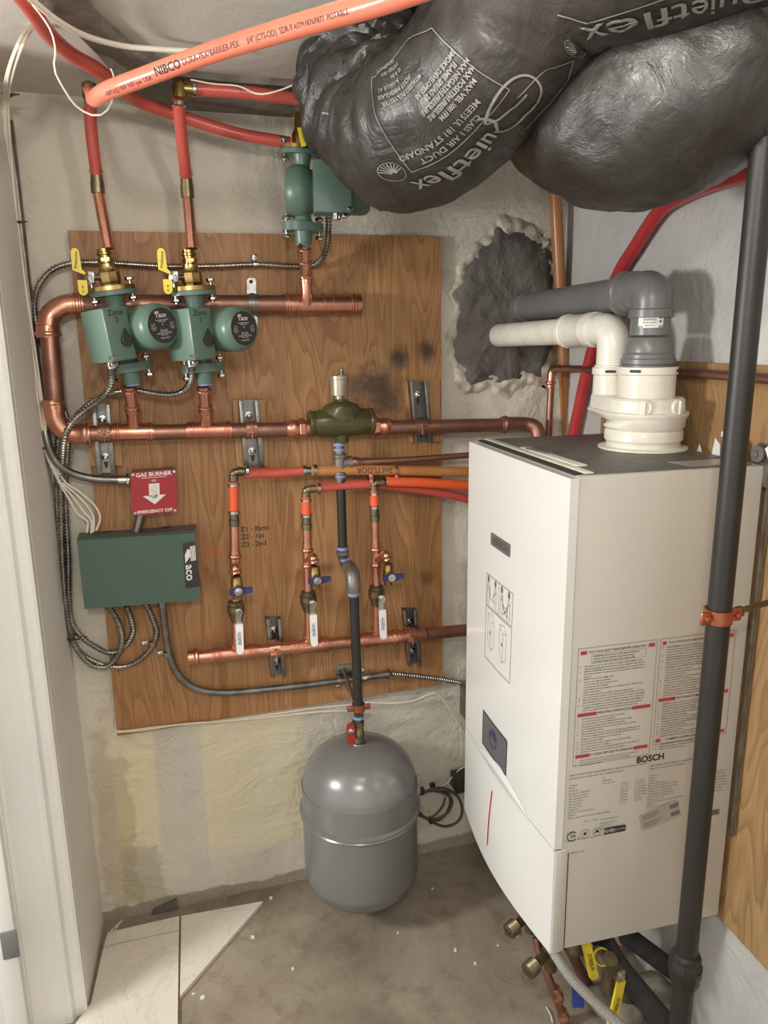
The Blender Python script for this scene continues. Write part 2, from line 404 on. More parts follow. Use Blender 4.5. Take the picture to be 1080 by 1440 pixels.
# marble-look floor tiles
def mk_marble():
    t = NT('marble_tile'); o = t.tc.outputs['Object']
    n1 = t.noise(o, 4, 6, .6, 2.5); col = t.ramp(n1, [(.488, lin((224, 216, 204))), (.5, lin((208, 198, 184))), (.512, lin((226, 218, 206)))])
    n2 = t.noise(o, 5, 3, .5); col = t.mix(t.ramp(n2, [(.4, (.0,)*3), (.7, (.3,)*3)]), col, lin((196, 184, 170)))
    return t.done(col, .28, 0)
marble = mk_marble()
tedge = simple('tile_edge', (120, 112, 102), .8)
def tile(pts, label):
    m = MB(); m.prism([Zp(a, b, .010)-V((0, 0, .010)) for a, b in pts], (0, 0, .010)); obj('floor_tile', m, marble, label=label, cat='floor tile', group='marble floor tiles')
tile([(152, 1311), (252, 1288), (252, 1307), (146, 1330)], 'narrow strip of white marbled floor tile against the back wall in the left corner')
tile([(145.5, 1332), (251.5, 1309), (249, 1500), (60, 1500), (128, 1410)], 'large white marbled floor tile beside the white door casing')
tile([(255, 1288), (370, 1267), (253, 1401)], 'triangular cut piece of white marbled floor tile pointing at the bare concrete')
m = MB(); random.seed(2)
pl = [W(x, y, -.004) for x, y in [(216, 1278), (248, 1263), (250, 1276), (228, 1284), (212, 1287)]]
m.prism(pl, (0, -.006, 0)); obj('loose_slate_shard', m, simple('slate', (92, 88, 84), .8), label='small dark grey shard leaning where the back wall meets the tiles', cat='debris')

# plywood sheets
ply_m = mk_ply('plywood_back', (186, 140, 92), (172, 124, 76), (130, 86, 48), (0, 0, 0), 1.0, 3.3, knots=[])
b0 = [W(95, 324, -PT), W(620, 333, -PT), W(622, 962, -PT), W(165, 1035, -PT)]
c0 = (b0[0]+b0[2])/2
def kn(px, py, rx, rz, c, a):
    p = W(px, py, -PT); return (p.x-c0.x, p.z-c0.z, rx, rz, c, a)
ply_m = mk_ply('plywood_back', (186, 142, 94), (170, 124, 78), (122, 80, 46), (0, 0, 0), 1.0, 3.3, knots=[
    kn(520, 545, .10, .065, (78, 56, 40), .9), kn(560, 505, .035, .035, (64, 50, 40), .95), kn(600, 495, .03, .035, (64, 50, 40), .95), kn(545, 560, .05, .045, (74, 54, 40), .8), kn(455, 800, .04, .02, (88, 60, 40), .6), kn(600, 812, .03, .03, (96, 66, 42), .6),
    kn(130, 540, .014, .02, (96, 62, 36), .6), kn(300, 775, .035, .02, (190, 90, 62), .5), kn(475, 945, .05, .02, (120, 80, 48), .5), kn(575, 700, .02, .05, (120, 80, 48), .5)])
m = MB(); m.prism(b0, (0, PT-.001, 0))
obj('plywood_sheet', m, ply_m, label='stained plywood backboard on the rear wall carrying the pipes and pumps', cat='board', loc=c0, smooth=0)
ply2_m = mk_ply('plywood_right', (180, 148, 104), (158, 122, 80), (124, 92, 58), (math.radians(90), 0, 0), .8, 8.1)
tl = RW(845, 502, .015); zt = 1.366; zb = .337
m = MB(); a = rwp(-.235, .015); b = rwp(-3.0, .015)
m.prism([V((a.x, a.y, zb)), V((a.x, a.y, zt)), V((b.x, b.y, zt)), V((b.x, b.y, zb))], -RWN*.014)
obj('plywood_sheet', m, ply2_m, label='plywood board on the right-hand wall behind the white boiler', cat='board', smooth=0)

# ------------------------------------------------------------------ mortar patch round the vents
def mk_mortar():
    t = NT('grey_mortar'); o = t.tc.outputs['Object']
    n = t.noise(o, 12, 6, .65, .6); c = t.ramp(n, [(.35, lin((88, 83, 78))), (.65, lin((112, 106, 99)))])
    nr = t.bump(n, .8, .02); return t.done(c, .85, 0, nr)
OUT = [(697, 318), (690, 337), (670, 353), (650, 380), (638, 413), (645, 440), (635, 470), (637, 500), (645, 520), (660, 543), (687, 533), (713, 543), (737, 527), (760, 530), (777, 497), (777, 440), (777, 373), (767, 345), (742, 328), (720, 322)]
def blob(poly, y0, amp, jit, name, mat, label, cat, inner=None, thick=.012, zs=14):
    P = [W(a, b, 0) for a, b in poly]; c = sum(P, V())/len(P); n = len(P)*8; rim = []
    for i in range(n):
        t = i/8; k = int(t); f = t-k; a, b_ = P[k % len(P)], P[(k+1) % len(P)]
        q = a.lerp(b_, f); d = q-c
        w = noise.noise(q*22+V((3, 0, 0)))*jit+noise.noise(q*70)*jit*.6
        rim.append(q+d.normalized()*w)
    m = MB(); rings = []
    K = 16
    for j in range(K+1):
        s = 1-j/K*(1-(inner or 0.02)); ring = []
        for q in rim:
            p = c+(q-c)*s
            edge = min(1, j/2.0)
            h = -thick*edge-amp*noise.fractal(p*zs, 1.0, 2.0, 4)*edge
            ring.append(V((p.x, y0+min(h, -.001), p.z)))
        rings.append(ring)
    m.rings(rings, cap=True); return obj(name, m, mat, label=label, cat=cat, smooth=60)
big = [(c[0]+(c[0]-705)*.13, c[1]+(c[1]-430)*.15) for c in OUT]
big = [(min(x, 786), y) for x, y in big]
blob(big, .001, .010, .012, 'broken_plaster_rim', mortar_chip, 'ragged pale broken plaster around the grey mortar patch', 'plaster', inner=.5, thick=.008, zs=34)
blob(OUT, -.004, .010, .006, 'mortar_patch', mk_mortar(), 'dark grey troweled mortar patch where both vent pipes enter the rear wall', 'mortar patch', thick=.013)

# ------------------------------------------------------------------ pipe helpers
def run(mb, pts, r, seg=18, rad=.0, step=None):
    p = [V(q) for q in pts]
    if rad: p = fillet(p, rad)
    mb.tube(p, r, seg)
def ringat(mb, a, b, t, r, w=.006, depth=.0022):      # bead ring round a pipe from a to b at fraction t
    a, b = V(a), V(b); ax = (b-a).normalized(); c = a.lerp(b, t)
    mb.lathe([(r, -w/2), (r+depth, -w/4), (r+depth, w/4), (r, w/2)], c, ax, 20)
def socket(mb, a, b, r, bead=True):                   # press-fit socket sleeve
    a, b = V(a), V(b); ax = (b-a).normalized(); L = (b-a).length
    pr = [(r, 0), (r+.0016, .001)]
    if bead: pr += [(r+.0016, L*.45), (r+.004, L*.55), (r+.0045, L*.66), (r+.004, L*.77), (r+.0016, L*.86)]
    pr += [(r+.0016, L-.001), (r, L)]
    mb.lathe(pr, a, ax, 20)
def bolt(mb, p, ax, r=.006, L=.03, nut=True, head=.006):
    ax = V(ax).normalized(); p = V(p)
    mb.hexnut(p, ax, r, head); mb.cyl(p, p-ax*L, r*.5, seg=8)
    if nut: mb.hexnut(p-ax*(L), ax, r, head)

# ------------------------------------------------------------------ main copper header
YT, YB = -.046, -.070
t = thing('copper_manifold', 'thick copper supply manifold looping round the left of the plywood, carrying the green pumps', 'pipe', W(285, 605, YB))
rt, rb = .0195, .0165
top_a, top_b = W(104, 428, YT), W(500, 428, YT)
m = MB(); m.cyl(top_a, top_b, rt); obj('pipe', m, copper_dull, t, label='tarnished upper pipe')
m = MB(); m.cyl(W(69, 462, (YT+YB)/2), W(78, 578, YB), rt-.001); obj('pipe', m, copper_dull, t, label='tarnished vertical pipe')
m = MB(); m.cyl(W(112, 610, YB), W(735, 597, YB), rb); obj('pipe', m, copper_dull, t, label='tarnished lower pipe')
m = MB(); el = spl(px_path([(113, 428, YT), (90, 430, YT), (70, 446, YT), (67, 478, -.056)]), .006); m.tube(el, rt+.0018, 20)
m.cyl(W(100, 428, YT), W(118, 428, YT), rt+.0025); ringat(m, W(100, 428, YT), W(118, 428, YT), .3, rt+.002); ringat(m, W(100, 428, YT), W(118, 428, YT), .75, rt+.002)
socket(m, W(67, 458, -.054), W(68, 476, -.055), rt+.0015); obj('elbow', m, copper, t)
m = MB(); el = spl(px_path([(75, 566, YB), (79, 590, YB), (93, 607, YB), (116, 610, YB)]), .006); m.tube(el, rt+.0012, 20)
socket(m, W(75, 575, YB), W(73, 562, YB), rt); socket(m, W(104, 610, YB), W(128, 609.5, YB), rt+.0005); obj('elbow', m, copper, t)
for a, b in ((158, 216), (262, 325)):
    m = MB(); p, q = W(a, 609-(a-112)*.02, YB), W(b, 609-(b-112)*.02, YB); m.cyl(p, q, rb+.0018, seg=20)
    for f in (.06, .14, .86, .94): ringat(m, p, q, f, rb+.0014, .005, .003)
    cxp = (188 if a < 200 else 291); cc = W(cxp, 607, YB); tp = W(cxp-2, 574, YB-.02)
    m.cyl(cc, tp, .0125, seg=18); socket(m, W(cxp-1.5, 584, YB-.012), tp, .012); obj('tee', m, copper, t)
for s in ((402, 432, 603),):
    m = MB(); p, q = W(402, 603, YB), W(434, 602, YB); socket(m, q, p, rb); m.hexnut(W(420, 602.5, YB), (1, 0, 0), rb+.006, .014); obj('adapter', m, copper, t)
m = MB(); p, q = W(525, 600, YB), W(549, 600, YB); socket(m, p, q, rb); m.hexnut(W(524, 600, YB), (1, 0, 0), rb+.006, .014); obj('adapter', m, copper, t)
m = MB(); el = spl(px_path([(706, 597, YB), (736, 597, YB), (752, 601, YB-.012), (757, 614, YB-.02), (758, 640, YB-.02)]), .006); m.tube(el, rb+.002, 20); socket(m, W(720, 597, YB), W(704, 597, YB), rb+.001); obj('elbow', m, copper_dull, t)
# end tee with cap under the third pump
m = MB(); p, q = W(400, 428, YT), W(504, 428, YT); m.cyl(p, q, rt+.0022, seg=20)
for f in (.04, .16, .52, .64, .9): ringat(m, p, q, f, rt+.0018, .006, .0035)
m.tube(spl(px_path([(431, 428, YT-.012), (431, 412, YT-.018), (430, 396, YT-.02)]), .006), .0125, 16)
socket(m, W(430, 398, YT-.02), W(430, 388, YT-.02), .012); obj('tee', m, copper, t)
m = MB(); m.lathe([(.0, 0), (rt+.003, .001), (rt+.003, .012), (rt+.005, .014), (rt+.005, .018), (rt+.002, .02)], W(507, 428, YT), (-1, 0, 0), 24); obj('end_cap', m, copper, t)

# riser stubs under pumps 1 and 2 and under pump 3
def riser(pts, label, beads):
    P = px_path(pts); m = MB(); m.tube(P, .0115, 16)
    for f in beads: socket(m, P[0].lerp(P[-1], f), P[0].lerp(P[-1], f+.2), .0112)
    obj('copper_riser', m, copper, label=label, cat='pipe', group='short copper risers under the pumps')
riser([(186, 576, YB-.02), (181, 543, -.115)], 'short bright copper riser under the pump marked zone 2', (.02, .72))
riser([(289, 576, YB-.02), (286, 543, -.115)], 'short bright copper riser under the pump marked zone 1', (.02, .72))
riser([(430, 392, YT-.02), (428, 345, -.10)], 'short bright copper riser under the green pump by the black duct', (.0, .38, .76))

# ------------------------------------------------------------------ pumps
def oval_flange(mb, o, up, side, fwd, rl, rs, th):
    n = 28; poly = []
    for i in range(n):
        a = 2*math.pi*i/n; c, s = math.cos(a), math.sin(a)
        poly.append(o+side*(rl*math.copysign(abs(c)**.9, c))+fwd*(rs*s)+V((0, 0, 0)))
    mb.prism(poly, up*th)
def pump(pb, pt_, ang, label, text, mirror=1, nf=True, k=1.0, side_ang=None, volute=1.0):
    """pb, pt_: bottom and top flange faces of the pump"""
    U = (pt_-pb).normalized(); H = (pt_-pb).length
    A = V((math.sin(ang), -math.cos(ang), 0)); A = (A-U*A.dot(U)).normalized(); C = U.cross(A)*-1
    C = V((math.cos(ang), math.sin(ang), 0)); C = (C-U*C.dot(U)).normalized(); O = pb.lerp(pt_, .47)
    S = V((math.cos(side_ang), math.sin(side_ang), 0)) if side_ang is not None else V((1, .1, 0)).normalized(); S = (S-U*S.dot(U)).normalized(); Fw = U.cross(S)
    t = thing('circulator_pump', label, 'pump', pb, 'green circulator pumps')
    m = MB()
    for o, sg in ((pb, 1), (pt_, -1)):
        oval_flange(m, o, U*sg, S, Fw, .044, .026, .009)
        m.lathe([(.021, .008), (.018, .016), (.0165, .03), (.0175, .05), (.020, H*.45)], o, U*sg, 24, cap=False)
    m.lathe([(.012, -.036), (.040, -.034), (.050*volute, -.024), (.053*volute, -.008), (.052*volute, .006), (.044, .014), (.042, .02)], O, A, 32)
    obj('casting', m, green, t)
    m = MB()
    m.lathe([(.041, .014), (.0405, .075), (.0425, .078), (.043, .12), (.041, .130), (.036, .136), (.0325, .1375), (.0322, .1355), (.0, .1352)], O, A, 40, cap=False); obj('motor', m, green, t)
    m = MB(); m.lathe([(.0318, .1350), (.0318, .1368), (.0, .1370)], O, A, 40, cap=False)
    pl = obj('name_plate', m, blackpl, t)
    m = MB(); fn = plane_fn(O+A*.1376, C, U)
    m.text('Taco', lambda a, b: fn(a-.001, b+.019), .0125, .012)
    for i in range(4): rect(m, fn, -.013, .0225+i*.0011, -.004, .0231+i*.0011)
    for i, (s, y, sz) in enumerate((('Cartridge Circulator', .0105, .0035), ('Model 007-F5', .0075, .003), ('®F®', .002, .006), ('Made in USA', -.008, .003), ('115V 60Hz 1PH', -.011, .003), ('THERMALLY PROTECTED', -.014, .003), ('MAX 125 PSI', -.017, .003), ('CRANSTON RI', -.0225, .0032))):
        m.text(s.replace('®', ''), lambda a, b: fn(a, b+y), sz)
    for k_, sx in enumerate((-.021, .021)):
        for j, s in enumerate(('HP 1/25', 'AMP .71', 'RPM 3250', 'TYPE C')): m.text(s, lambda a, b: fn(a+sx, b+.004-j*.0035), .0028)
    m.recalc = False; obj('printed_text', m, whitepr, pl, smooth=0)
    # capacitor box
    c1 = -.092*mirror; a1 = .094
    zlo, zhi = -.052, .044
    m = MB(); cc = O+A*(a1-.037)+C*(c1+.026*mirror)+U*((zlo+zhi)/2)
    m.box(cc, (.074, .052, zhi-zlo), (A, C, U), bev=.003); bx = obj('capacitor_box', m, green, t)
    # relay/knob and screws
    kp = O+A*(a1+.001)+C*(c1+.036*mirror)+U*-.017
    if nf:
        m = MB(); m.lathe([(.0115, 0), (.0115, .004), (.009, .005), (.0, .005)], kp, A, 20); m.prism([kp+A*.001+C*.0105, kp+A*.001-C*.0105, kp+A*.001+U*.022], A*.0045); obj('plug', m, blackpl, bx)
        m = MB(); fn2 = plane_fn(O+A*(a1+.0004)+C*(c1+.026*mirror)+U*.026, C, U)
        for j, s in enumerate(text): m.text(s, lambda a, b: fn2(a, b+.008-j*.013), .0145, .012)
        m.recalc = False; obj('marker_writing', m, blackpr, bx, smooth=0)
    m = MB(); m.lathe([(.0035, 0), (.0035, .002), (0, .0025)], O+A*(a1-.006)+C*(c1-.0002*mirror)+U*(zlo+.008), -C*mirror, 10); m.lathe([(.0035, 0), (.0035, .002), (0, .0025)], O+A*(a1)+C*(c1+.004)+U*(zlo+.008), A, 10)
    m.cyl(O+A*(a1-.03)+C*(c1+.014*mirror)+U*(zlo+.004), O+A*(a1-.03)+C*(c1+.014*mirror)+U*(zlo-.012), .009, seg=12); m.box(O+A*(a1-.014)+C*(c1+.008*mirror)+U*(zlo-.005), (.01, .014, .008), (A, C, U), bev=.001)
    obj('conduit_connector', m, steel, t)
    for o, sg in ((pb, 1), (pt_, -1)):
        for s in (-1, 1):
            m = MB(); q = o+S*(.036*s)-U*sg*.016
            m.hexnut(q, -U*sg, .0084, .0065); m.cyl(q, q+U*sg*.040, .0036, seg=10); m.hexnut(q+U*sg*.030, U*sg, .0084, .007); obj('flange_bolt', m, steel, t)
    m = MB(); oval_flange(m, pb, -U, S, Fw, .044, .026, .008); m.lathe([(.019, 0), (.0175, .02), (.016, .026)], pb-U*.007, -U, 24)
    obj('companion_flange', m, green, t)
    m = MB(); m.lathe([(.0145, 0), (.0145, .004)], pb-U*.032, -U, 20); obj('thread_tape', m, tapeblue, t)
    return t, U, S, Fw
def isolation_valve(pt_, U, S, Fw, label, tail):
    t = thing('isolation_flange_valve', label, 'valve', pt_, 'brass isolation flange valves on the pumps')
    m = MB(); oval_flange(m, pt_+U*.0005, U, S, Fw, .044, .027, .008); obj('flange', m, brass, t)
    m = MB(); m.lathe([(.02, .007), (.0185, .013), (.0205, .016), (.0205, .034), (.017, .038), (.0165, .044)], pt_, U, 8)
    m.lathe([(.0155, .04), (.0155, .05), (.0125, .052), (.0125, .078)], pt_, U, 20); m.hexnut(pt_+U*.054, U, .015, .008); ringat(m, pt_+U*.06, pt_+U*.09, .3, .0125)
    obj('body', m, brass, t)
    k = pt_+U*.028-S*.032-Fw*.008*0+V((0, -.012, 0))
    m = MB(); m.cyl(pt_+U*.026, k, .006, seg=12); m.box(k, (.012, .01, .022), bev=.002); m.lathe([(.009, 0), (.009, .003), (.004, .004)], k+V((-.004, 0, 0)), V((-.5, -1, 0)), 6); obj('stem', m, steel, t)
    L, ax = S, V((0, -1, 0))
    c = k+V((-.014, -.008, 0))
    m = MB()
    poly = []
    for i in range(13): a = math.pi*i/12; poly.append(c+V((math.cos(a)*.0075-.010, 0, math.sin(a)*.0085+.043)))
    poly += [c+V((-.0175, 0, .012)), c+V((0.002, 0, .004)), c+V((.006, 0, .007)), c+V((-.001, 0, .014))]
    m.prism(poly, (0, -.005, 0)); hd = obj('lever', m, yellow, t, label='long yellow lever')
    m = MB(); fn = plane_fn(c+V((-.0095, -.0056, .030)), V((.1, 0, 1)), V((-1, 0, .1))); m.text('Webstone', fn, .0075, .01); m.recalc = False; obj('printed_text', m, blackpr, hd, smooth=0)
    m = MB(); c2 = c+V((-.002, 0, -.012)); poly = [c2+V((math.cos(a)*.0085, 0, -math.sin(a)*.010-.012)) for a in [math.pi*i/10 for i in range(11)]]+[c2+V((-.0085, 0, .006)), c2+V((.0085, 0, .006))]
    m.prism(poly, (0, -.005, 0)); hd = obj('drain_lever', m, yellow, t, label='short rounded yellow lever')
    m = MB(); fn = plane_fn(c2+V((0, -.0056, -.006)), XA, ZA); m.text('v', fn, .009, .01); m.text('H', lambda a, b: fn(a, b-.009), .006, .01); m.recalc = False; obj('printed_text', m, blackpr, hd, smooth=0)
    return t
A35 = math.radians(35)
PY = -.125
tp2, bp2 = W(158, 409, PY), W(182, 517, PY)
tp1, bp1 = W(272, 409, PY), W(286, 517, PY)
t2, U2, S2, F2 = pump(bp2, tp2, A35, 'green circulator pump marked Zone 2 in marker, farther left on the plywood', ('Zone', '2'))
t1, U1, S1, F1 = pump(bp1, tp1, A35, 'green circulator pump marked Zone 1 in marker, between the other two', ('Zone', '1'))
isolation_valve(tp2, U2, S2, F2, 'brass isolation valve with yellow levers on top of the Zone 2 pump', None)
isolation_valve(tp1, U1, S1, F1, 'brass isolation valve with yellow levers on top of the Zone 1 pump', None)
tp3, bp3 = W(424, 212, -.12), W(426, 320, -.12)
t3, U3, S3, F3 = pump(bp3, tp3, math.radians(80), 'green circulator pump high on the wall, partly behind the black duct', ('', ''), nf=False, side_ang=math.radians(8), volute=.98)
t = thing('isolation_flange_valve', 'brass isolation flange with yellow lever on the pump beside the black duct', 'valve', tp3, 'brass isolation flange valves on the pumps')
m = MB(); oval_flange(m, tp3+U3*.0005, U3, S3, F3, .044, .027, .007); obj('flange', m, brass, t)
m = MB(); m.lathe([(.019, .006), (.019, .03), (.014, .04), (.0125, .07)], tp3, U3, 8); obj('body', m, brass, t)
m = MB(); m.prism([W(418, 180, -.17), W(424, 180, -.17), W(430, 206, -.17), W(424, 207, -.17)], (0, -.004, 0)); obj('lever', m, yellow, t)
m = MB(); m.lathe([(.005, 0), (.005, .006)], W(422, 347, -.135), (0, -1, .2), 10); obj('brass_plug', m, brass, t2 if False else t)

# ------------------------------------------------------------------ PEX risers above pumps
def pexrun(name, pts, r, mat, label, group=None, step=.012, parent=None):
    m = MB(); P = spl(pts, step); m.tube(P, r, 16)
    if parent: return obj(name, m, mat, parent), P
    return obj(name, m, mat, label=label, cat='pipe', group=group), P
def crimp(mb, c, ax, r):
    mb.lathe([(r+.0004, -.004), (r+.0018, -.003), (r+.0018, .003), (r+.0004, .004)], c, ax, 18)
def drop(name_label, red, ad, cop, top):
    t = thing('pump_supply_drop', name_label, 'pipe', px_path(cop)[-1], 'vertical red and copper drops onto the pumps')
    P = spl(px_path(red), .012); m = MB(); m.tube(P, .0112, 16); obj('pex_tube', m, pexred, t)
    
    for q_ in (P[-1]+V((0, 0, .008)), P[0]-V((0, 0, .008))): m = MB(); crimp(m, q_, ZA, .0112); obj('crimp_ring', m, steel, t)
    a = px_path(ad); m = MB(); m.cyl(a[0], a[1], .0115, seg=16); m.cyl(a[0].lerp(a[1], .35), a[1], .0128, seg=16); obj('adapter', m, brass_old, t)
    m = MB(); m.tube(px_path(cop), .0108, 16); obj('copper_pipe', m, copper, t)
    return t
eA = Zp(126, 130, 1.858); eB = Zp(252, 124, 1.858)
d1 = drop('red and copper pipe dropping onto the Zone 2 pump, under the salmon pipe', [(127, 140, eA.y), (128, 180, eA.y*.6-.04), (136, 247, -.105)], [(136, 247, -.105), (138, 272, -.105)], [(138, 270, -.105), (153, 350, PY)], 0)
m = MB(); m.lathe([(.008, -.012), (.013, -.010), (.013, .014), (.006, .018)], eA, ZA, 14); m.cyl(eA, eA+V((0, -.03, .002)), .009, seg=12); obj('elbow', m, brass_old, d1)
d2 = drop('red and copper pipe dropping onto the Zone 1 pump, below the brass tee', [(251, 140, eB.y), (255, 190, eB.y*.6-.04), (262, 250, -.105)], [(262, 250, -.105), (264, 278, -.105)], [(264, 276, -.105), (270, 350, PY)], 0)
m = MB(); c = eB; m.lathe([(.010, -.018), (.0125, -.016), (.0125, .004), (.009, .010)], c, ZA, 14); m.cyl(c, c+V((.03, -.0, 0)), .009, seg=12); m.cyl(c, c+V((0, .02, .03)), .010, seg=12); obj('elbow', m, brass, d2)
m = MB(); crimp(m, c+V((.026, 0, 0)), XA, .0105); obj('crimp_ring', m, steel, d2)

# overhead pex
nib = spl([eA+V((0, -.02, 0)), Pd(129, 133, 1.32), Pd(133, 139, 1.08), Pd(150, 128, .985), Pd(200, 109, .94), Pd(300, 73, .88), Pd(400, 42, .80), Pd(470, 22, .745), Pd(545, 0, .70), Pd(640, -34, .64)], .012)
t = thing('pex_pipe', 'salmon red pipe with black printing crossing the top left, nearest the camera', 'pipe', nib[-1], 'red plastic pipes overhead')
m = MB(); m.tube(nib, .0112, 20); obj('tube', m, pexsal, t)
class PathMap:
    def __init__(s, P, r):
        s.P = P; s.F = frames(P); s.L = [0]; s.r = r
        for a, b in zip(P, P[1:]): s.L.append(s.L[-1]+(b-a).length)
    def at(s, d):
        d = max(0, min(s.L[-1]-1e-6, d)); j = 0
        while s.L[j+1] < d: j += 1
        f = (d-s.L[j])/(s.L[j+1]-s.L[j])
        return s.P[j].lerp(s.P[j+1], f), *[s.F[j][k].lerp(s.F[j+1][k], f).normalized() for k in range(3)]
    def fn(s, d0, up, rot=0, flip=1, eps=.0003, disp=None):
        """maps (along, across) to the surface facing the camera; up = world direction of 'across'"""
        def f(a, b):
            p, T, N, B = s.at(d0+a*flip)
            q = CAM-p; q = (q-T*q.dot(T)).normalized()       # outward direction to this side of the pipe
            s_ = up-T*up.dot(T); s_ = (s_-q*s_.dot(q)).normalized()
            th = b/s.r+rot
            d = q*math.cos(th)+s_*math.sin(th)
            rr = s.r+eps+(disp(d0+a*flip, d, p) if disp else 0)
            return p+d*rr
        return f
pm = PathMap(nib, .0112)
def near(PM, px, py):
    best = 0; bd = 1e9
    for i, p in enumerate(PM.P):
        q = p-CAM; z = q.x*RX.z+q.y*RY.z+q.z*RZ.z
        x = CX+F*(q.x*RX.x+q.y*RY.x+q.z*RZ.x)/z; y = CY+F*(q.x*RX.y+q.y*RY.y+q.z*RZ.y)/z
        d = (x-px)**2+(y-py)**2
        if d < bd: bd = d; best = PM.L[i]
    return best
m = MB()
m.text('NIBCO', pm.fn(near(pm, 245, 91), ZA), .0135, .02, grid=.15); m.text('* DURA-PEX*BARRIER-PEX', pm.fn(near(pm, 308, 69), ZA), .0092, .0, grid=.2); m.text('3/4" (CTS-OD)  SDR-9', pm.fn(near(pm, 385, 46), ZA), .0085, grid=.2)
m.text('100PSI@180F NSF-pw  USA', pm.fn(near(pm, 185, 114), ZA, rot=-.3), .0075, grid=.2); m.text('ASTM F876/F877  POTABLE', pm.fn(near(pm, 455, 26), ZA), .007, grid=.2)
m.recalc = False; obj('printed_text', m, blackpr, t, smooth=0)
pexrun('pex_pipe', [Pd(0, -40, .95), Zp(42, 10, 1.858), Zp(66, 45, 1.860), Zp(100, 76, 1.860), Zp(140, 100, 1.856), W(190, 140, -.14), W(250, 162, -.11), W(330, 187, -.10), W(408, 201, -.10)], .0115, pexred, 'long red pipe from the top left corner behind the salmon pipe to the highest pump', 'red plastic pipes overhead')
pexrun('pex_pipe', [Zp(264, 125, 1.860), Zp(330, 129, 1.860), Zp(420, 139, 1.858), Zp(480, 143, 1.855)], .0112, pexred, 'short red pipe running level from the brass tee into the gap behind the black duct', 'red plastic pipes overhead')
pexrun('pex_pipe', [RW(1110, 222, .02), RW(1062, 240, .02), RW(1000, 258, .02), RW(950, 280, .02), RW(925, 300, .02), RW(895, 345, .02), RW(868, 390, .02), RW(843, 460, .02), RW(824, 530, .02), RW(806, 615, .02), RW(800, 650, .02)], .0142, simple('deep_red_pex', (178, 54, 58), .3), 'deep red pipe curving down the right wall behind the grey vent')
pexrun('pex_pipe', [W(780, 250, -.035), W(784, 330, -.035), W(789, 430, -.03), W(794, 530, -.03), W(799, 640, -.03)], .0148, pexbrown, 'orange-brown pipe standing in the far right corner beside the mortar patch')
# copper pipe along the right wall
t = thing('copper_water_pipe', 'thin tarnished copper pipe turning from the corner along the right-hand plywood', 'pipe', W(768, 612, -.05))
P = [W(769, 660, -.06), W(776, 519, -.06), RW(812, 519, .028), RW(965, 524, .026), RW(1120, 536, .026)]
m = MB(); m.tube(fillet(P, .02), .0085, 14); obj('pipe', m, copper_dull, t)
m = MB(); m.tube(fillet([W(774, 542, -.06), W(776, 519, -.06), W(788, 518, -.06)], .015), .0102, 14); socket(m, W(774, 545, -.06), W(774, 535, -.06), .0095); obj('elbow', m, copper, t)

# ------------------------------------------------------------------ black ducts
def duct(name, pts, rad, label, crumple, seed, res=.006, seg=128):
    P = spl(pts, res); PM = PathMap(P, rad); n = len(P); Lt = PM.L[-1]
    def disp(d, dirv, p):
        cr = crumple(d/Lt)
        q = p+dirv*rad
        a = noise.noise(V((d*34+seed, dirv.x*2.2, dirv.z*2.2+dirv.y*1.5)))*.018*cr
        a += -abs(noise.noise(V((d*75+seed, dirv.x*2.2, dirv.z*2.2+dirv.y*1.3))))*.026*cr
        a += noise.noise(q*9+V((seed, 0, 0)))*.010+noise.noise(q*24+V((0, seed, 0)))*.0035*(.4+cr)
        return a
    m = MB(); rs = []
    for i, (p, (T, N, B)) in enumerate(zip(P, PM.F)):
        ring = []
        for k in range(seg):
            a = 2*math.pi*k/seg; d = N*math.cos(a)+B*math.sin(a)
            ring.append(p+d*(rad+disp(PM.L[i], d, p)))
        rs.append(ring)
    m.rings(rs); t = thing(name, label, 'duct', P[0], 'black flexible air ducts')
    obj('jacket', m, ductm, t, smooth=80); return t, PM, disp
cA = lambda f: 1.25 if f < .42 else max(.12, 1.25-(f-.42)*9)
tA, PA, dA = duct('insulated_air_duct', [Pd(500, -130, 1.42), Pd(506, -30, 1.36), Pd(508, 70, 1.30), Pd(518, 145, 1.24), Pd(562, 184, 1.17), Pd(618, 160, 1.10), Pd(672, 100, 1.04), Pd(735, 5, .97), Pd(800, -66, .91), Pd(900, -100, .86), Pd(1000, -134, .83), Pd(1120, -165, .80)], .113,
    'wrinkled black plastic air duct with white lettering, bending down from the ceiling', cA, 1.3)
cB = lambda f: .22
tB, PB, dB = duct('insulated_air_duct', [Pd(690, -60, 1.42), Pd(730, 40, 1.33), Pd(785, 125, 1.20), Pd(860, 165, 1.08), Pd(945, 140, 1.0), Pd(1050, 62, .96), Pd(1180, -40, .92)], .124,
    'dark plain black air duct sagging above the boiler vent', cB, 7.7)
# lettering on the first duct
def dfn(px, py, up, rot=0, flip=1, PM=PA, disp=dA): return PM.fn(near(PM, px, py), up, rot, flip, eps=.0022, disp=disp)
upv = (ray(480, 20)-ray(640, 150)); upv = V((upv.x, upv.y, upv.z)).normalized()
pr = MB()
f1_ = dfn(655, 120, upv, 0, -1)
f1 = lambda a, b: f1_(a*.70-.004, b*.86+.004)
def off(f, dx, dy): return lambda a, b: f(a+dx, dy-b)
pr.text('uietflex', off(f1, .050, -.088), .047, .012, res=4, grid=.2)
loop = [(-.075+.052*math.cos(a), -.078+.034*math.sin(a)) for a in [.5+5.6*i/40 for i in range(41)]]
strip(pr, f1, loop, .0045); strip(pr, f1, [(-.030, -.062), (-.045, -.072), (-.070, -.082), (-.095, -.084)], .0035); strip(pr, f1, [(-.030, -.045), (-.038, -.055), (-.040, -.070), (-.028, -.088)], .0045)
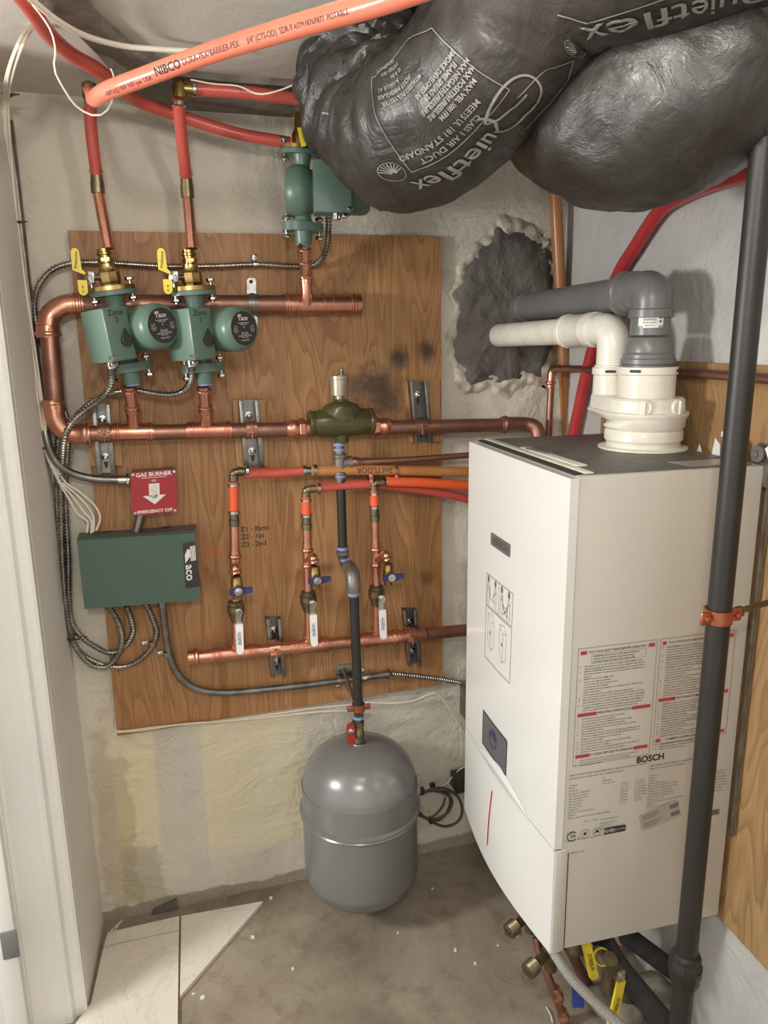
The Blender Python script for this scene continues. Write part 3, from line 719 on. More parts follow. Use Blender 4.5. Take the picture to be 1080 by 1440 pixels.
pr.text('CLASS 1 AIR DUCT', off(f1, .02, -.043), .0135, .014, grid=.4); pr.text('MEETS UL 181 STANDARD', off(f1, .025, -.027), .0135, .014, grid=.4)
for i, q in enumerate(('MAX VEL 5000 FPM', 'MAX POSITIVE PRESSURE', 'MAX NEGATIVE PRESSURE', 'FLAME SPREAD 25', 'SMOKE DEVELOPED 50')):
    pr.text(q, off(f1, -.030, -.006+i*.0115), .0105, .03, grid=.4)
for i, q in enumerate(('METALIZED POLYESTER', 'JACKET FIBERGLASS', 'R-VALUE 4.2', 'ID 8 IN', 'LISTED 181A', 'HOUSTON TX')):
    pr.text(q, off(f1, .035+.012*(i % 3), .058+i*.011), .0085, .02, grid=.4)
for (x0, y0), (x1, y1) in (((-.09, -.055), (.10, -.055)), ((.10, -.055), (.10, .105)), ((.10, .105), (-.02, .125)), ((-.02, .125), (-.08, .09)), ((-.08, .09), (-.09, -.055))):
    strip(pr, f1, [(x0+(x1-x0)*i/14, y0+(y1-y0)*i/14) for i in range(15)], .0016)
def shell(f, cx_, cy_, r):
    for i in range(9):
        a = math.pi*(.08+.105*i); strip(pr, f, [(cx_+r*.15*math.cos(a), cy_+r*.15*math.sin(a)-r*.2), (cx_+r*.55*math.cos(a), cy_+r*.6*math.sin(a)-r*.1), (cx_+r*math.cos(a), cy_+r*.9*math.sin(a))], r*.11)
    strip(pr, f, [(cx_+r*1.1*math.cos(a), cy_+r*math.sin(a)) for a in [2*math.pi*i/24 for i in range(25)]], r*.06)
shell(f1, .130, -.045, .019)
f2 = dfn(900, -85, ZA, 0, 1)
pr.text('Quietflex', lambda a, b: f2(.055-a, -.100-b), .05, .004, res=4, grid=.2); shell(lambda a, b: f2(a-.10, b-.098), 0, 0, .02)
strip(pr, f2, [(-.065, -.055), (-.03, -.082), (.04, -.07), (.12, -.07)], .0016); strip(pr, f2, [(-.25, -.115), (-.17, -.118), (-.13, -.10), (-.16, -.075), (-.22, -.06)], .0016)
pr.recalc = False; obj('printed_text', pr, ductpr, tA, smooth=0)
# torn patch showing insulation on duct B, foam lump by the gas pipe
m = MB()
c = PB.at(near(PB, 830, 150)); 
fB = PB.fn(near(PB, 812, 140), ZA, 0, 1, eps=.003, disp=dB)
for k in range(6):
    x = .004*k-.01; m.quad([fB(x, -.098-.004*k+.006), fB(x+.006, -.104-.004*k+.004), fB(x+.003, -.112-.004*k), fB(x-.003, -.105-.004*k)])
obj('torn_tear', m, simple('torn_insulation', (206, 160, 138), .9), tB)

# ------------------------------------------------------------------ strut brackets
blockw = mk_ply('wood_block', (190, 150, 104), (178, 136, 90), (140, 98, 60), (0, 0, 0), 1.4, 5.0)
def strut(x0, x1, y0, y1, wood, label, clampc, rp, yp, mat=copper_dull, seedlean=0):
    base = -PT-(.016 if wood else 0)
    c = W((x0+x1)/2, (y0+y1)/2, base); t = thing('strut_bracket', label, 'bracket', W((x0+x1)/2, y1, base), 'steel channel brackets on the plywood')
    if wood:
        wx0, wx1, wy0, wy1 = wood; m = MB()
        m.prism([W(wx0-2, wy0, base), W(wx1-2, wy0, base), W(wx1+4, wy1, base), W(wx0+4, wy1, base)], (0, .0155, 0)); 
        obj('wood_block', m, blockw, label='pale wood mounting block behind the bracket beside %s' % clampc[2], cat='board', group='wood blocks behind brackets', smooth=0)
    lean = (y1-y0)*.09/2
    def Wb(x, top, y=base): return W(x+(-lean if top else lean), y0 if top else y1, y)
    m = MB()
    a0, a1, b0_, b1_ = Wb(x0, 1), Wb(x1, 1), Wb(x0, 0), Wb(x1, 0)
    up = (a0-b0_); wdt = (a1-a0).length; ux = (a1-a0).normalized(); L = up.length; uz = up.normalized(); o = (a0+b1_)/2
    dpt = .021
    m.box(o+V((0, -.001, 0)), (wdt, .002, L), (ux, YA, uz))
    for s in (-1, 1):
        m.box(o+ux*s*(wdt/2-.001)+V((0, -dpt/2, 0)), (.002, dpt, L), (ux, YA, uz))
        m.box(o+ux*s*(wdt/2-.0045)+V((0, -dpt, 0)), (.009, .002, L), (ux, YA, uz), bev=.0008)
    obj('channel', m, galv, t)
    m = MB()
    for s in (-1, 1):
        q = o+uz*s*L*.27+V((0, -.0015, 0)); m.prism([q+ux*(.004*math.cos(k))+uz*(.012*math.sin(k)-.012) for k in [2*math.pi*i/16 for i in range(16)]], (0, -.0006, 0))
    obj('slot', m, darkgap, t)
    for s in (-1, 1):
        m = MB(); q = o+uz*s*L*.27+V((0, -.002, 0)); m.lathe([(.009, 0), (.009, .0015), (.0055, .002), (.0055, .005), (.003, .006), (.003, .004), (0, .004)], q, (0, -1, 0), 18)
        obj('mounting_screw', m, steel, t)
    # pipe clamp: two copper-coloured halves with ears and a screw
    pc = W(clampc[0], clampc[1], yp); m = MB()
    w = .024
    m.lathe([(rp+.0005, -w/2), (rp+.0042, -w/2), (rp+.0042, w/2), (rp+.0005, w/2)], pc, (1, 0, 0), 28, cap=False)
    m.box(pc+V((0, -rp-.004, .004)), (w, .009, .0022), bev=.0006); m.box(pc+V((0, -rp-.004, -.004)), (w, .009, .0022), bev=.0006)
    m.lathe([(.0045, 0), (.0045, .003)], pc+V((0, -rp-.005, .005)), ZA, 6); m.cyl(pc+V((0, -rp-.005, .005)), pc+V((0, -rp-.005, -.016)), .002, seg=8)
    m.box(pc+V((0, rp+.002, .0)), (w, .010, .03))
    obj('pipe_clamp', m, mat, t)
strut(133, 159, 567, 665, (122, 168, 561, 655), 'steel channel bracket under the copper manifold, nearest the left wall', (147, 609, 'the left wall'), rb, YB, copper_dull)
strut(338, 366, 562, 655, (329, 374, 562, 656), 'steel channel bracket on a wood block left of the olive air separator', (353, 604, 'the air separator'), rb, YB)
strut(576, 601, 535, 621, (574, 619, 535, 621), 'steel channel bracket on a wood block at the right edge of the plywood', (590, 600, 'the plywood edge'), rb, YB)
# lower copper return manifold
YR = -.068; rr = .0155
RA, RB = (267, 925), (655, 886)
def rx(x): return RA[1]+(RB[1]-RA[1])*(x-RA[0])/(RB[0]-RA[0])
strut(376, 397, 866, 948, None, 'steel channel bracket on the lower manifold left of the black iron pipe', (386, rx(386), ''), rr, YR, copper)
strut(567, 586, 854, 932, None, 'steel channel bracket on the lower manifold beside the boiler', (577, rx(577), ''), rr, YR, copper)
t = thing('return_manifold', 'long bright copper manifold low on the plywood, fed by three valves', 'pipe', W(460, rx(460), YR))
m = MB(); m.cyl(W(272, rx(272), YR), W(600, rx(600), YR), rr); obj('pipe', m, copper, t)
m = MB(); m.cyl(W(598, rx(598), YR), W(700, rx(700), YR), rr); obj('pipe', m, copper_dull, t, label='dull right-hand pipe')
m = MB(); m.lathe([(.0, 0), (rr+.0035, .001), (rr+.0035, .014), (rr+.006, .017), (rr+.006, .022), (rr+.002, .025)], W(264, rx(264), YR), (1, 0, .02), 24); obj('end_cap', m, copper, t)
for a, b in ((298, 362), (408, 462), (508, 562)):
    m = MB(); p, q = W(a, rx(a), YR), W(b, rx(b), YR); m.cyl(p, q, rr+.0018, seg=20)
    for f in (.05, .16, .84, .95): ringat(m, p, q, f, rr+.0015, .005, .0032)
    x = {298: 333, 408: 435, 508: 530}[a]; c = W(x, rx(x), YR); m.cyl(c, c+V((0, -.006, .032)), .0118, seg=16); socket(m, c+V((0, -.004, .018)), c+V((0, -.006, .034)), .0112); obj('tee', m, copper, t)

# three zone return risers with valves
def zone(x_top, x_bot, yl, drain, label, pex, lv, parts):
    """yl: dict of image rows"""
    Y = -.078
    def q(py, dx=0, dy=0): 
        f = (py-yl['top'])/(yl['bot']-yl['top']); return W(x_top+(x_bot-x_top)*f+dx, py, Y+dy)
    t = thing('zone_return_riser', label, 'pipe', q(yl['bot']), 'zone return risers with valves')
    m = MB(); c = q(yl['top']); m.tube(fillet([c+V((0, 0, -.020)), c, c+V((.024, 0, 0))], .008), .0088, 14); m.lathe([(.0105, 0), (.0105, .012), (.008, .014)], c+V((0, 0, -.018)), ZA, 12); m.lathe([(.0105, 0), (.0105, .006)], c+V((.012, 0, 0)), XA, 12); obj('elbow', m, brass_old, t)
    m = MB(); m.cyl(q(pex[0]), q(pex[1]), .0112, seg=16); obj('pex_tube', m, pexorange, t)
    
    for q_, a_ in ((q(pex[0]+4), ZA), (q(pex[1]-2), ZA), (c+V((.030, 0, 0)), XA)): m = MB(); crimp(m, q_, a_, .0112); obj('crimp_ring', m, steel, t)
    m = MB(); m.lathe([(.0095, 0), (.0122, .001), (.0122, .011), (.0105, .013)], q(pex[1]+16), ZA, 14); m.cyl(q(pex[1]), q(pex[1]+18), .0105); obj('adapter', m, brass_old, t)
    m = MB(); m.cyl(q(pex[1]+16), q(yl['bot']), .0102, seg=16); obj('copper_pipe', m, copper, t)
    m = MB(); socket(m, q(yl['cpl']), q(yl['cpl']+14), .0104); socket(m, q(yl['cpl']+22), q(yl['cpl']+36), .0104); m.cyl(q(yl['cpl']), q(yl['cpl']+36), .0116, seg=16); 
    dv = W(drain[0], drain[1], Y-.045)
    dt = W(drain[0]-1, drain[1]-16, Y-.045)
    m.tube(fillet([q(yl['cpl']+26), dt+V((0, .008, .022)), dt+V((0, 0, .005))], .012), .0098, 14); ringat(m, dt+V((0, 0, .02)), dt, .3, .0098); obj('tee', m, copper, t)
    m = MB(); m.lathe([(.0085, -.026), (.0105, -.024), (.0105, -.016), (.0125, -.013), (.0135, 0), (.0125, .013), (.0115, .016), (.0115, .026), (.009, .028)], dv, ZA, 16); m.cyl(dv, dv+V((0, -.022, 0)), .006, seg=12); d = obj('drain_valve', m, brass, t)
    m = MB(); k = dv+V((0, -.02, 0)); m.lathe([(.0115, 0), (.0115, .008)], k, (0, -1, 0), 18); m.prism([k+V(p) for p in ((-.020, 0, .006), (-.020, 0, -.006), (.008, 0, -.009), (.031, 0, -.0045), (.031, 0, .0065), (.008, 0, .007))], (0, -.006, 0)); h = obj('handle', m, bluevin, d)
    m = MB(); m.lathe([(.009, 0), (.009, .001), (.0035, .0015), (.0035, .004), (0, .004)], k+V((0, -.008, 0)), (0, -1, 0), 16); obj('handle_nut', m, steel, h)
    # main ball valve
    bv = q(yl['bv']); m = MB(); m.lathe([(.013, .022), (.0175, .020), (.0175, .012), (.0205, .010), (.0205, -.002), (.0185, -.004), (.0205, -.006), (.0165, -.016), (.014, -.024), (.012, -.03)], bv, ZA, 10); m.cyl(bv+V((0, 0, -.01)), bv+V((.002, -.032, -.01)), .0068, seg=12); v = obj('ball_valve', m, brass_old, t)
    lb = W(lv[0], lv[1], Y-.036); lt = W(lv[0]+1.5, lv[3], Y-.036)
    m = MB(); m.lathe([(.0085, 0), (.0085, .0025), (.0045, .003), (.0045, .007)], lb+V((0, .002, .002)), (0, -1, 0), 6); m.prism([lb+V(p) for p in ((-.008, 0, .010), (.004, 0, .010), (.010, 0, .0), (.004, 0, -.012), (.004, 0, -.028), (-.007, 0, -.028), (-.008, 0, -.01))], (0, .0022, 0)); lvv = obj('lever', m, steel, v)
    a, b = W(lv[0], lv[2], Y-.037), lt; u = (b-a); w2 = .0082; m = MB(); xr = XA
    poly = [a-xr*w2, a+xr*w2, b+xr*w2-u.normalized()*-.0-ZA*-.006]+[b+xr*w2*math.cos(s)-ZA*(.009*math.sin(s))+ZA*.004 for s in [math.pi*i/8 for i in range(9)]]+[b-xr*w2+ZA*.006]
    m.prism(poly, (0, -.0065, 0)); g = obj('grip', m, whitevin, lvv)
    m = MB(); fn = plane_fn(a.lerp(b, .5)+V((0, -.0068, 0)), -ZA, XA); m.text('LEGEND', fn, .0085, .02); m.text('600 WOG 1" FP', lambda x, y: fn(x, y-.0045), .004); m.recalc = False; obj('printed_text', m, bluepr, g, smooth=0)
    return t
zone(328, 333, dict(top=664, bot=912, cpl=773, bv=857), (333.5, 827), 'zone riser with blue-handled and white-levered valves, nearest the green control box', (678, 722), (336, 862, 877, 916), 0)
zone(430, 435, dict(top=688, bot=900, cpl=764, bv=843), (443, 812), 'zone riser with blue and white valve handles just left of the black iron pipe', (699, 727), (440, 850, 864, 905), 0)
zone(526, 531, dict(top=679, bot=890, cpl=763, bv=835), (546, 808), 'zone riser with blue and white valve handles just right of the black iron pipe', (690, 715), (537, 843, 857, 895), 0)
# horizontal pex runs to the boiler
YP = -.072
t = thing('pex_return_pipe', 'red then orange-brown pipe running from the leftmost zone riser to the boiler, with marker writing', 'pipe', W(500, 663, YP), 'pipes running behind the boiler')
m = MB(); m.tube(spl(px_path([(344, 666, -.078), (390, 665, YP), (430, 662, YP)]), .01), .0112, 16); obj('red_tube', m, pexred, t)
P = spl(px_path([(437, 662, YP), (500, 661, YP), (580, 662, YP), (660, 664, YP), (720, 666, YP)]), .01); m = MB(); m.tube(P, .0122, 18); obj('brown_tube', m, pexbrown, t)
m = MB(); crimp(m, W(428, 662, YP), XA, .0115); crimp(m, W(443, 661.5, YP), XA, .0122); m.cyl(W(428, 662, YP), W(443, 661.5, YP), .0095); obj('coupling', m, steel, t)
pmm = PathMap(P, .0122); m = MB(); fnn = pmm.fn(near(pmm, 527, 662), ZA); m.text('2nd FLOOR', lambda a, b: fnn(-a, -b), .0175, .004, grid=.15); m.recalc = False; obj('marker_writing', m, blackpr, t, smooth=0)
m = MB()
for x, y in ((556, 662), (520, 676)):
    c = W(x, y, YP); m.lathe([(.0125, -.004), (.0140, -.004), (.0140, .004), (.0125, .004)], c, XA, 18, cap=False); m.box(c+V((0, -.012, .013 if y > 670 else -.013)), (.010, .004, .010), bev=.001)
obj('pipe_clip', m, copper, t)
pexrun('pex_return_pipe', px_path([(444, 686, -.078), (480, 683, YP), (520, 681, YP), (570, 686, YP+.012), (620, 693, YP+.012), (660, 702, YP+.012), (700, 710, YP+.01)]), .0112, pexred, 'darker red pipe passing behind the orange one towards the boiler', 'pipes running behind the boiler')
pexrun('pex_return_pipe', px_path([(542, 677, -.080), (600, 679, -.080), (660, 683, -.080), (720, 687, -.08)]), .0118, pexorange, 'bright orange-red pipe from the rightmost zone riser straight to the boiler', 'pipes running behind the boiler')

# ------------------------------------------------------------------ air separator and vent
c = W(480, 594, YB); t = thing('air_separator', 'olive cast-iron air separator in the copper manifold', 'air separator', c)
m = MB(); L = .150; ax = V((1, 0, 0))
m.lathe([(.026, -L/2), (.0290, -L/2+.003), (.0290, -.058), (.031, -.048), (.0325, -.03), (.0325, .03), (.031, .048), (.0290, .058), (.0290, L/2-.003), (.026, L/2)], c, ax, 32)
m.rings([[c+V((a_*math.cos(q), b_*math.sin(q), z_)) for q in [2*math.pi*k/36 for k in range(36)]] for a_, b_, z_ in ((.056, .0315, -.004), (.056, .0315, .012), (.051, .031, .022), (.043, .030, .034), (.036, .028, .041), (.026, .024, .045), (.017, .017, .048), (.0155, .0155, .052))]); m.lathe([(.02, 0), (.017, .036), (.0155, .045)], c, -ZA, 20)
for s in (-1, 1): m.lathe([(.0285, 0), (.0305, .002), (.0305, .008), (.0285, .010)], c+ax*s*(L/2-.005)-ax*.005, ax, 28)
obj('body', m, darkgreen, t)
m = MB(); fn = lambda a, b: c+V((a, -(math.sqrt(max(.0326**2-(b)**2, 0)) if b < .012 else .0312)-.0006, b)); m.text('1" DIVA', lambda a, b: fn(a, b+.012), .012, .01); m.text('49122 V', lambda a, b: fn(a, b), .010, .01); m.text('WATTS', lambda a, b: fn(a-.0, b+.022), .008, .01); m.recalc = False; obj('raised_lettering', m, simple('olive_letter', (92, 88, 52), .3), t, smooth=0)
m = MB(); vb = W(477.5, 556, YB); vt = zat(vb.x, vb.y, 527); h = vt-vb.z
vent = thing('automatic_air_vent', 'brass-coloured float air vent on top of the olive separator', 'air vent', vb)
m.lathe([(.008, -.010), (.010, -.008), (.010, 0), (.0195, .001), (.0195, h-.010), (.021, h-.009), (.021, h-.002), (.018, h)], vb, ZA, 28); obj('canister', m, nickel, vent)
m = MB(); m.lathe([(.004, 0), (.004, .006), (.0055, .008), (.0055, .013), (.003, .015)], vb+V((.006, 0, h)), ZA, 12); obj('vent_cap', m, steel, vent)
# ------------------------------------------------------------------ black iron drop to the tank
YTK = -.172
t = thing('iron_drop_pipe', 'black iron pipe with elbows dropping from the air separator to the grey tank', 'pipe', W(505, 1010, YTK))
m = MB(); m.cyl(W(477, 622, YB), W(478.5, 680, YB), .0108); m.lathe([(.0135, 0), (.016, .002), (.016, .008), (.014, .010), (.014, .040), (.016, .042), (.016, .048), (.0135, .05)], W(478.5, 668, YB), ZA, 20)
m.lathe([(.013, 0), (.013, .018), (.0155, .019), (.0155, .026)], W(479, 651, YB), XA, 18); obj('tee', m, castm, t)
m = MB(); m.cyl(W(479, 675, YB), W(482, 772, YB), .0108); obj('upper_pipe', m, iron, t)
m = MB(); e1 = [W(482, 768, YB), W(483, 785, YB), W(489, 797, -.11), W(494, 805, -.15), W(496, 816, YTK), W(497, 838, YTK)]
m.tube(spl(e1, .005), .0125, 18); m.lathe([(.0125, 0), (.0155, .001), (.0155, .008), (.013, .009)], W(482, 780, YB), ZA, 20); m.lathe([(.0125, 0), (.0155, .001), (.0155, .008), (.013, .009)], W(497, 832, YTK), ZA, 20)
m.tube(spl([W(491, 797, -.125), W(495, 806, -.16), W(496.5, 820, YTK), W(497, 830, YTK)], .004), .0165, 18); obj('elbow', m, castm, t)
m = MB(); m.cyl(W(497.5, 834, YTK), W(504, 1004, YTK), .0112); obj('lower_pipe', m, iron, t)
m = MB()
for x, y, yy in ((477, 627, YB), (477.5, 634, YB), (479, 671, YB), (482, 773, YB), (485, 789, YB-.02), (497, 837, YTK), (504.5, 1010, YTK)): m.lathe([(.0125, 0), (.0132, .001), (.0132, .005), (.0125, .006)], W(x, y, yy), ZA, 18)
obj('thread_tape', m, tapeblue, t)
m = MB(); p, q = W(489, 650, YB), W(520, 649, YB); socket(m, q, p, .0072); m.hexnut(p, XA, .011, .01); m.cyl(p, q, .0085); m.tube(spl(px_path([(515, 649, YB), (580, 646, YB), (660, 640, YB), (720, 636, YB)]), .02), .0072, 12); obj('copper_branch', m, copper_dull, t, label='thin copper branch running right')
# tank
TX, TY = W(506, 1120, YTK).x, YTK
ztop = zat(TX, TY, 1044); zbot = .075
t = thing('expansion_tank', 'grey steel expansion tank hanging from the black iron pipe above the floor', 'tank', V((TX, TY, zbot)))
R_ = .1385; Ht = ztop-zbot; zb_ = V((TX, TY, zbot)); zm = zat(TX, TY-R_, 1182)-zbot
prof = [(0, 0), (.05, .003), (.09, .014), (.118, .034), (.133, .060), (R_, .095), (R_, Ht-.115), (.1375, Ht-.10), (.132, Ht-.075), (.119, Ht-.048), (.098, Ht-.026), (.065, Ht-.009), (.03, Ht-.001), (0, Ht)]
def smoothp(pr, n=5):
    P = spl([V((a, b, 0)) for a, b in pr], .006); return [(max(p.x, 0), p.y) for p in P]
m = MB(); m.lathe(smoothp(prof), zb_, ZA, 96, cap=False); obj('shell', m, tankgrey, t, smooth=60)
m = MB(); m.lathe([(R_-.001, zm-.010), (R_+.003, zm-.008), (R_+.0065, zm-.004), (R_+.003, zm), (R_+.0075, zm+.002), (R_+.0075, zm+.006), (R_+.002, zm+.009), (R_-.001, zm+.010)], zb_, ZA, 96, cap=False); obj('weld_band', m, tankgrey, t, smooth=60)
m = MB(); m.lathe([(.020, -.004), (.017, .002), (.011, .003), (.011, .02)], V((TX, TY, ztop)), ZA, 18); obj('nipple', m, galv, t)
t = thing('tank_shutoff_valve', 'small brass valve with a red handle on top of the grey tank', 'valve', V((TX, TY, ztop+.015)))
zv = ztop+.016; m = MB(); zv2 = zat(TX, TY, 1014); m.lathe([(.012, 0), (.0145, .002), (.0145, .012), (.013, .014), (.0125, zv2-zv-.012), (.0145, zv2-zv-.010), (.0145, zv2-zv)], V((TX, TY, zv)), ZA, 12); m.cyl(V((TX, TY, zv+.02)), V((TX-.024, TY-.01, zv+.024)), .006, seg=12); m.cyl(V((TX, TY, zv2)), W(505, 1000, YTK), .011); obj('body', m, brass_old, t)
m = MB(); k = V((TX-.022, TY-.012, zv+.024)); m.prism([k+V((.3*x, 0, 0))+V((x*.7, -.004, z)) for x, z in ((-.009, .020), (.0, .026), (.009, .018), (.010, -.004), (.009, -.026), (.0, -.030), (-.006, -.026), (-.010, 0))], (-.003, -.008, 0)); hh = obj('handle', m, redvin, t)
m = MB(); m.lathe([(.007, 0), (.007, .003), (.003, .005)], k+V((-.002, -.012, .006)), (-.2, -1, .1), 12); obj('handle_nut', m, steel, hh)
# rod hanger
t = thing('pipe_hanger', 'steel wall plate, threaded rod and copper ring clamping the black iron pipe', 'bracket', W(483, 943, -PT))
m = MB(); m.box(W(487, 942, -PT-.002), (.05, .004, .030), bev=.001); m.lathe([(.007, 0), (.007, .006)], W(483, 942, -PT-.004), (0, -1, 0), 6); obj('wall_plate', m, galv, t)
m = MB()
for dx in (-.018, .018): m.lathe([(.003, 0), (.003, .0006)], W(487, 942, -PT-.004)+V((dx, 0, 0)), (0, -1, 0), 12)
obj('screw', m, darkgap, t)
cc = W(504, 994, YTK)
m = MB(); m.cyl(W(483, 942, -PT-.006), W(498, 984, YTK+.016), .0042, seg=10); obj('threaded_rod', m, galv, t)
m = MB(); m.lathe([(.0125, -.009), (.0152, -.009), (.0152, .009), (.0125, .009)], cc, ZA, 26, cap=False)
for s in (-1, 1): m.box(cc+V((s*.020, -.004, 0)), (.016, .006, .014), bev=.002); m.lathe([(.0035, 0), (.0035, .003)], cc+V((s*.024, -.007, 0)), (0, -1, 0), 8)
obj('ring_clamp', m, copper_flat, t)
# pipe strap on the top header
c = W(355, 428, YT); t = thing('pipe_strap', 'galvanized two-piece strap over the upper copper pipe right of the Zone 1 pump', 'bracket', c)
m = MB(); m.lathe([(rt+.001, -.010), (rt+.003, -.010), (rt+.003, -.005), (rt+.0045, -.004), (rt+.0045, .004), (rt+.003, .005), (rt+.003, .010), (rt+.001, .010)], c, XA, 28, cap=False); obj('band', m, galv, t)
m = MB(); 
for (x0, y0, x1, y1) in ((347, 391, 360, 416), (350, 444, 362, 462)):
    m.prism([W(x0, y1, -.030), W(x0, y0+3, -.030), W(x0+2, y0, -.030), W(x1-2, y0, -.030), W(x1, y0+3, -.030), W(x1, y1, -.030)], (0, -.0025, 0))
tb = obj('tab', m, steel, t)
m = MB(); m.lathe([(.0042, 0), (.0042, .0005)], W(353, 396, -.0330), (0, -1, 0), 14); m.lathe([(.0042, 0), (.0042, .0005)], W(356, 456, -.0330), (0, -1, 0), 14); obj('screw_hole', m, darkgap, t)

# ------------------------------------------------------------------ control box and gas burner switch
YF = -PT-.062
fTL, fTR, fBR, fBL = W(108, 759, YF), W(274, 748, YF), W(282, 843, YF), W(119, 856, YF)
t = thing('zone_control_box', 'dark green zone control box with a black sideways badge at its right edge', 'control box', (fBL+fBR)/2)
m = MB(); m.prism([fTL, fTR, fBR, fBL], (0, .062, 0)); obj('housing', m, boxgreen, t, smooth=0)
m = MB(); xr = (fTR-fTL).normalized(); zr = (fTL-fBL).normalized(); 
m.prism([p+V((0, -.0005, 0)) for p in (fTL+zr*-.001, fTR+zr*-.001, fBR, fBL)], (0, -.0035, 0)); obj('cover', m, boxgreen, t)
top = lambda px, py: Zp(px, py, fTR.z+.0015)
m = MB(); m.mi = 0; m.prism([top(113, 757), top(112, 751), top(276, 738), top(274, 747.5)], (0, 0, .0012)); obj('top_plate', m, toppanel, t)
m = MB(); m.prism([top(141, 749), top(158, 747.5), top(158, 749), top(141, 750.5)], (0, 0, .002)); m.prism([top(228, 742), top(240, 741), top(240, 743), top(228, 744)], (0, 0, .002)); obj('knockout', m, darkgap, t)
lg = [W(256.5, 764, YF-.0042), W(274, 761, YF-.0042), W(281.5, 824.5, YF-.0042), W(261, 828, YF-.0042)]
m = MB(); m.quad(lg); m.recalc = False; bd = obj('badge', m, blackpl, t, smooth=0)
ld = (lg[3]-lg[0]).normalized(); lr = (lg[1]-lg[0]).normalized()
fn = plane_fn(lg[0].lerp(lg[2], .5)+V((0, -.0004, 0)), ld, lr)
m = MB(); m.text('aco', lambda a, b: fn(a+.0165, b-.0045), .026, .02, res=3)
# the striped T of the emblem
for i in range(4): m.quad([fn(-.043+i*.0, .0105-i*.0030), fn(-.009, .0105-i*.0030), fn(-.009, .0085-i*.0030), fn(-.043, .0085-i*.0030)])
m.quad([fn(-.034, .0005), fn(-.022, .0005), fn(-.006, -.0125), fn(-.018, -.0125)]); m.quad([fn(-.034, .0005), fn(-.018, -.0125), fn(-.026, -.0125), fn(-.038, -.006)])
m.recalc = False; obj('badge_lettering', m, whitepr, bd, smooth=0)
# switch
YS = -PT-.048
s = [W(183, 664, YS), W(248, 659, YS), W(250, 719, YS), W(186, 725, YS)]
t = thing('gas_burner_switch', 'red gas burner emergency off switch plate above the green control box', 'switch', (s[2]+s[3])/2)
c = (s[0]+s[1]+s[2]+s[3])/4; sx = ((s[1]-s[0])+(s[2]-s[3])).normalized(); sz = ((s[0]-s[3])+(s[1]-s[2])).normalized(); wx = (s[1]-s[0]).length; wz = (s[0]-s[3]).length
def rrect(w, h, r, n=5):
    o = []
    for cx_, cy_, a0 in ((w/2-r, h/2-r, 0), (-w/2+r, h/2-r, 90), (-w/2+r, -h/2+r, 180), (w/2-r, -h/2+r, 270)):
        for i in range(n+1): a = math.radians(a0+90*i/n); o.append((cx_+r*math.cos(a), cy_+r*math.sin(a)))
    return o
m = MB(); m.prism([c+sx*a+sz*b for a, b in rrect(wx, wz, .009)], (0, -.004, 0)); m.prism([c+V((0, -.004, 0))+sx*a+sz*b for a, b in rrect(wx*.94, wz*.94, .008)], (0, -.0015, 0)); plate = obj('cover_plate', m, redplate, t)
m = MB(); m.box(c+V((0, .0245, 0)), (wx*.94, .047, wz*.95), (sx, YA, sz), bev=.003); obj('back_box', m, galv, t)
fn = plane_fn(c+V((0, -.0057, 0)), sx, sz); m = MB()
m.text('GAS BURNER', lambda a, b: fn(a, b+.040), .0125, .03); m.text('EMERGENCY OFF', lambda a, b: fn(a, b-.041), .0095, .03)
strip(m, fn, [(-.026, .033), (.026, .033)], .001); m.text('ON', lambda a, b: fn(a, b+.026), .006, .02)
for q in ((-.011, .020, .011, -.008),): rect(m, fn, q[0], q[3], q[1] and .011, q[1])
m.face([m.bm.verts.new(fn(a, b)) for a, b in ((-.024, -.006), (0, -.026), (.024, -.006))])
m.recalc = False; obj('white_lettering', m, whitepr, plate, smooth=0)
m = MB(); m.box(c+sz*.006+V((0, -.0068, 0)), (.010, .0022, .023), (sx, YA, sz), bev=.0005); tg0 = obj('switch_frame', m, offwhite, t)
m = MB(); m.box(c+sz*.010+V((0, -.010, 0)), (.0055, .008, .008), (sx, YA, sz), bev=.001); obj('toggle', m, whitevin, t)
m = MB(); m.text('OFF', lambda a, b: fn(a, b-.011)+V((0, -.0004, 0)), .006, .02); m.recalc = False; obj('printed_text', m, blackpr, plate, smooth=0)
m = MB()
for a, b in ((-.042, .042), (.043, .042), (-.041, -.042), (.042, -.044)): m.lathe([(.0035, 0), (.0035, .0015), (0, .002)], fn(a, b), (0, -1, 0), 12)
obj('cover_screw', m, steel, t)

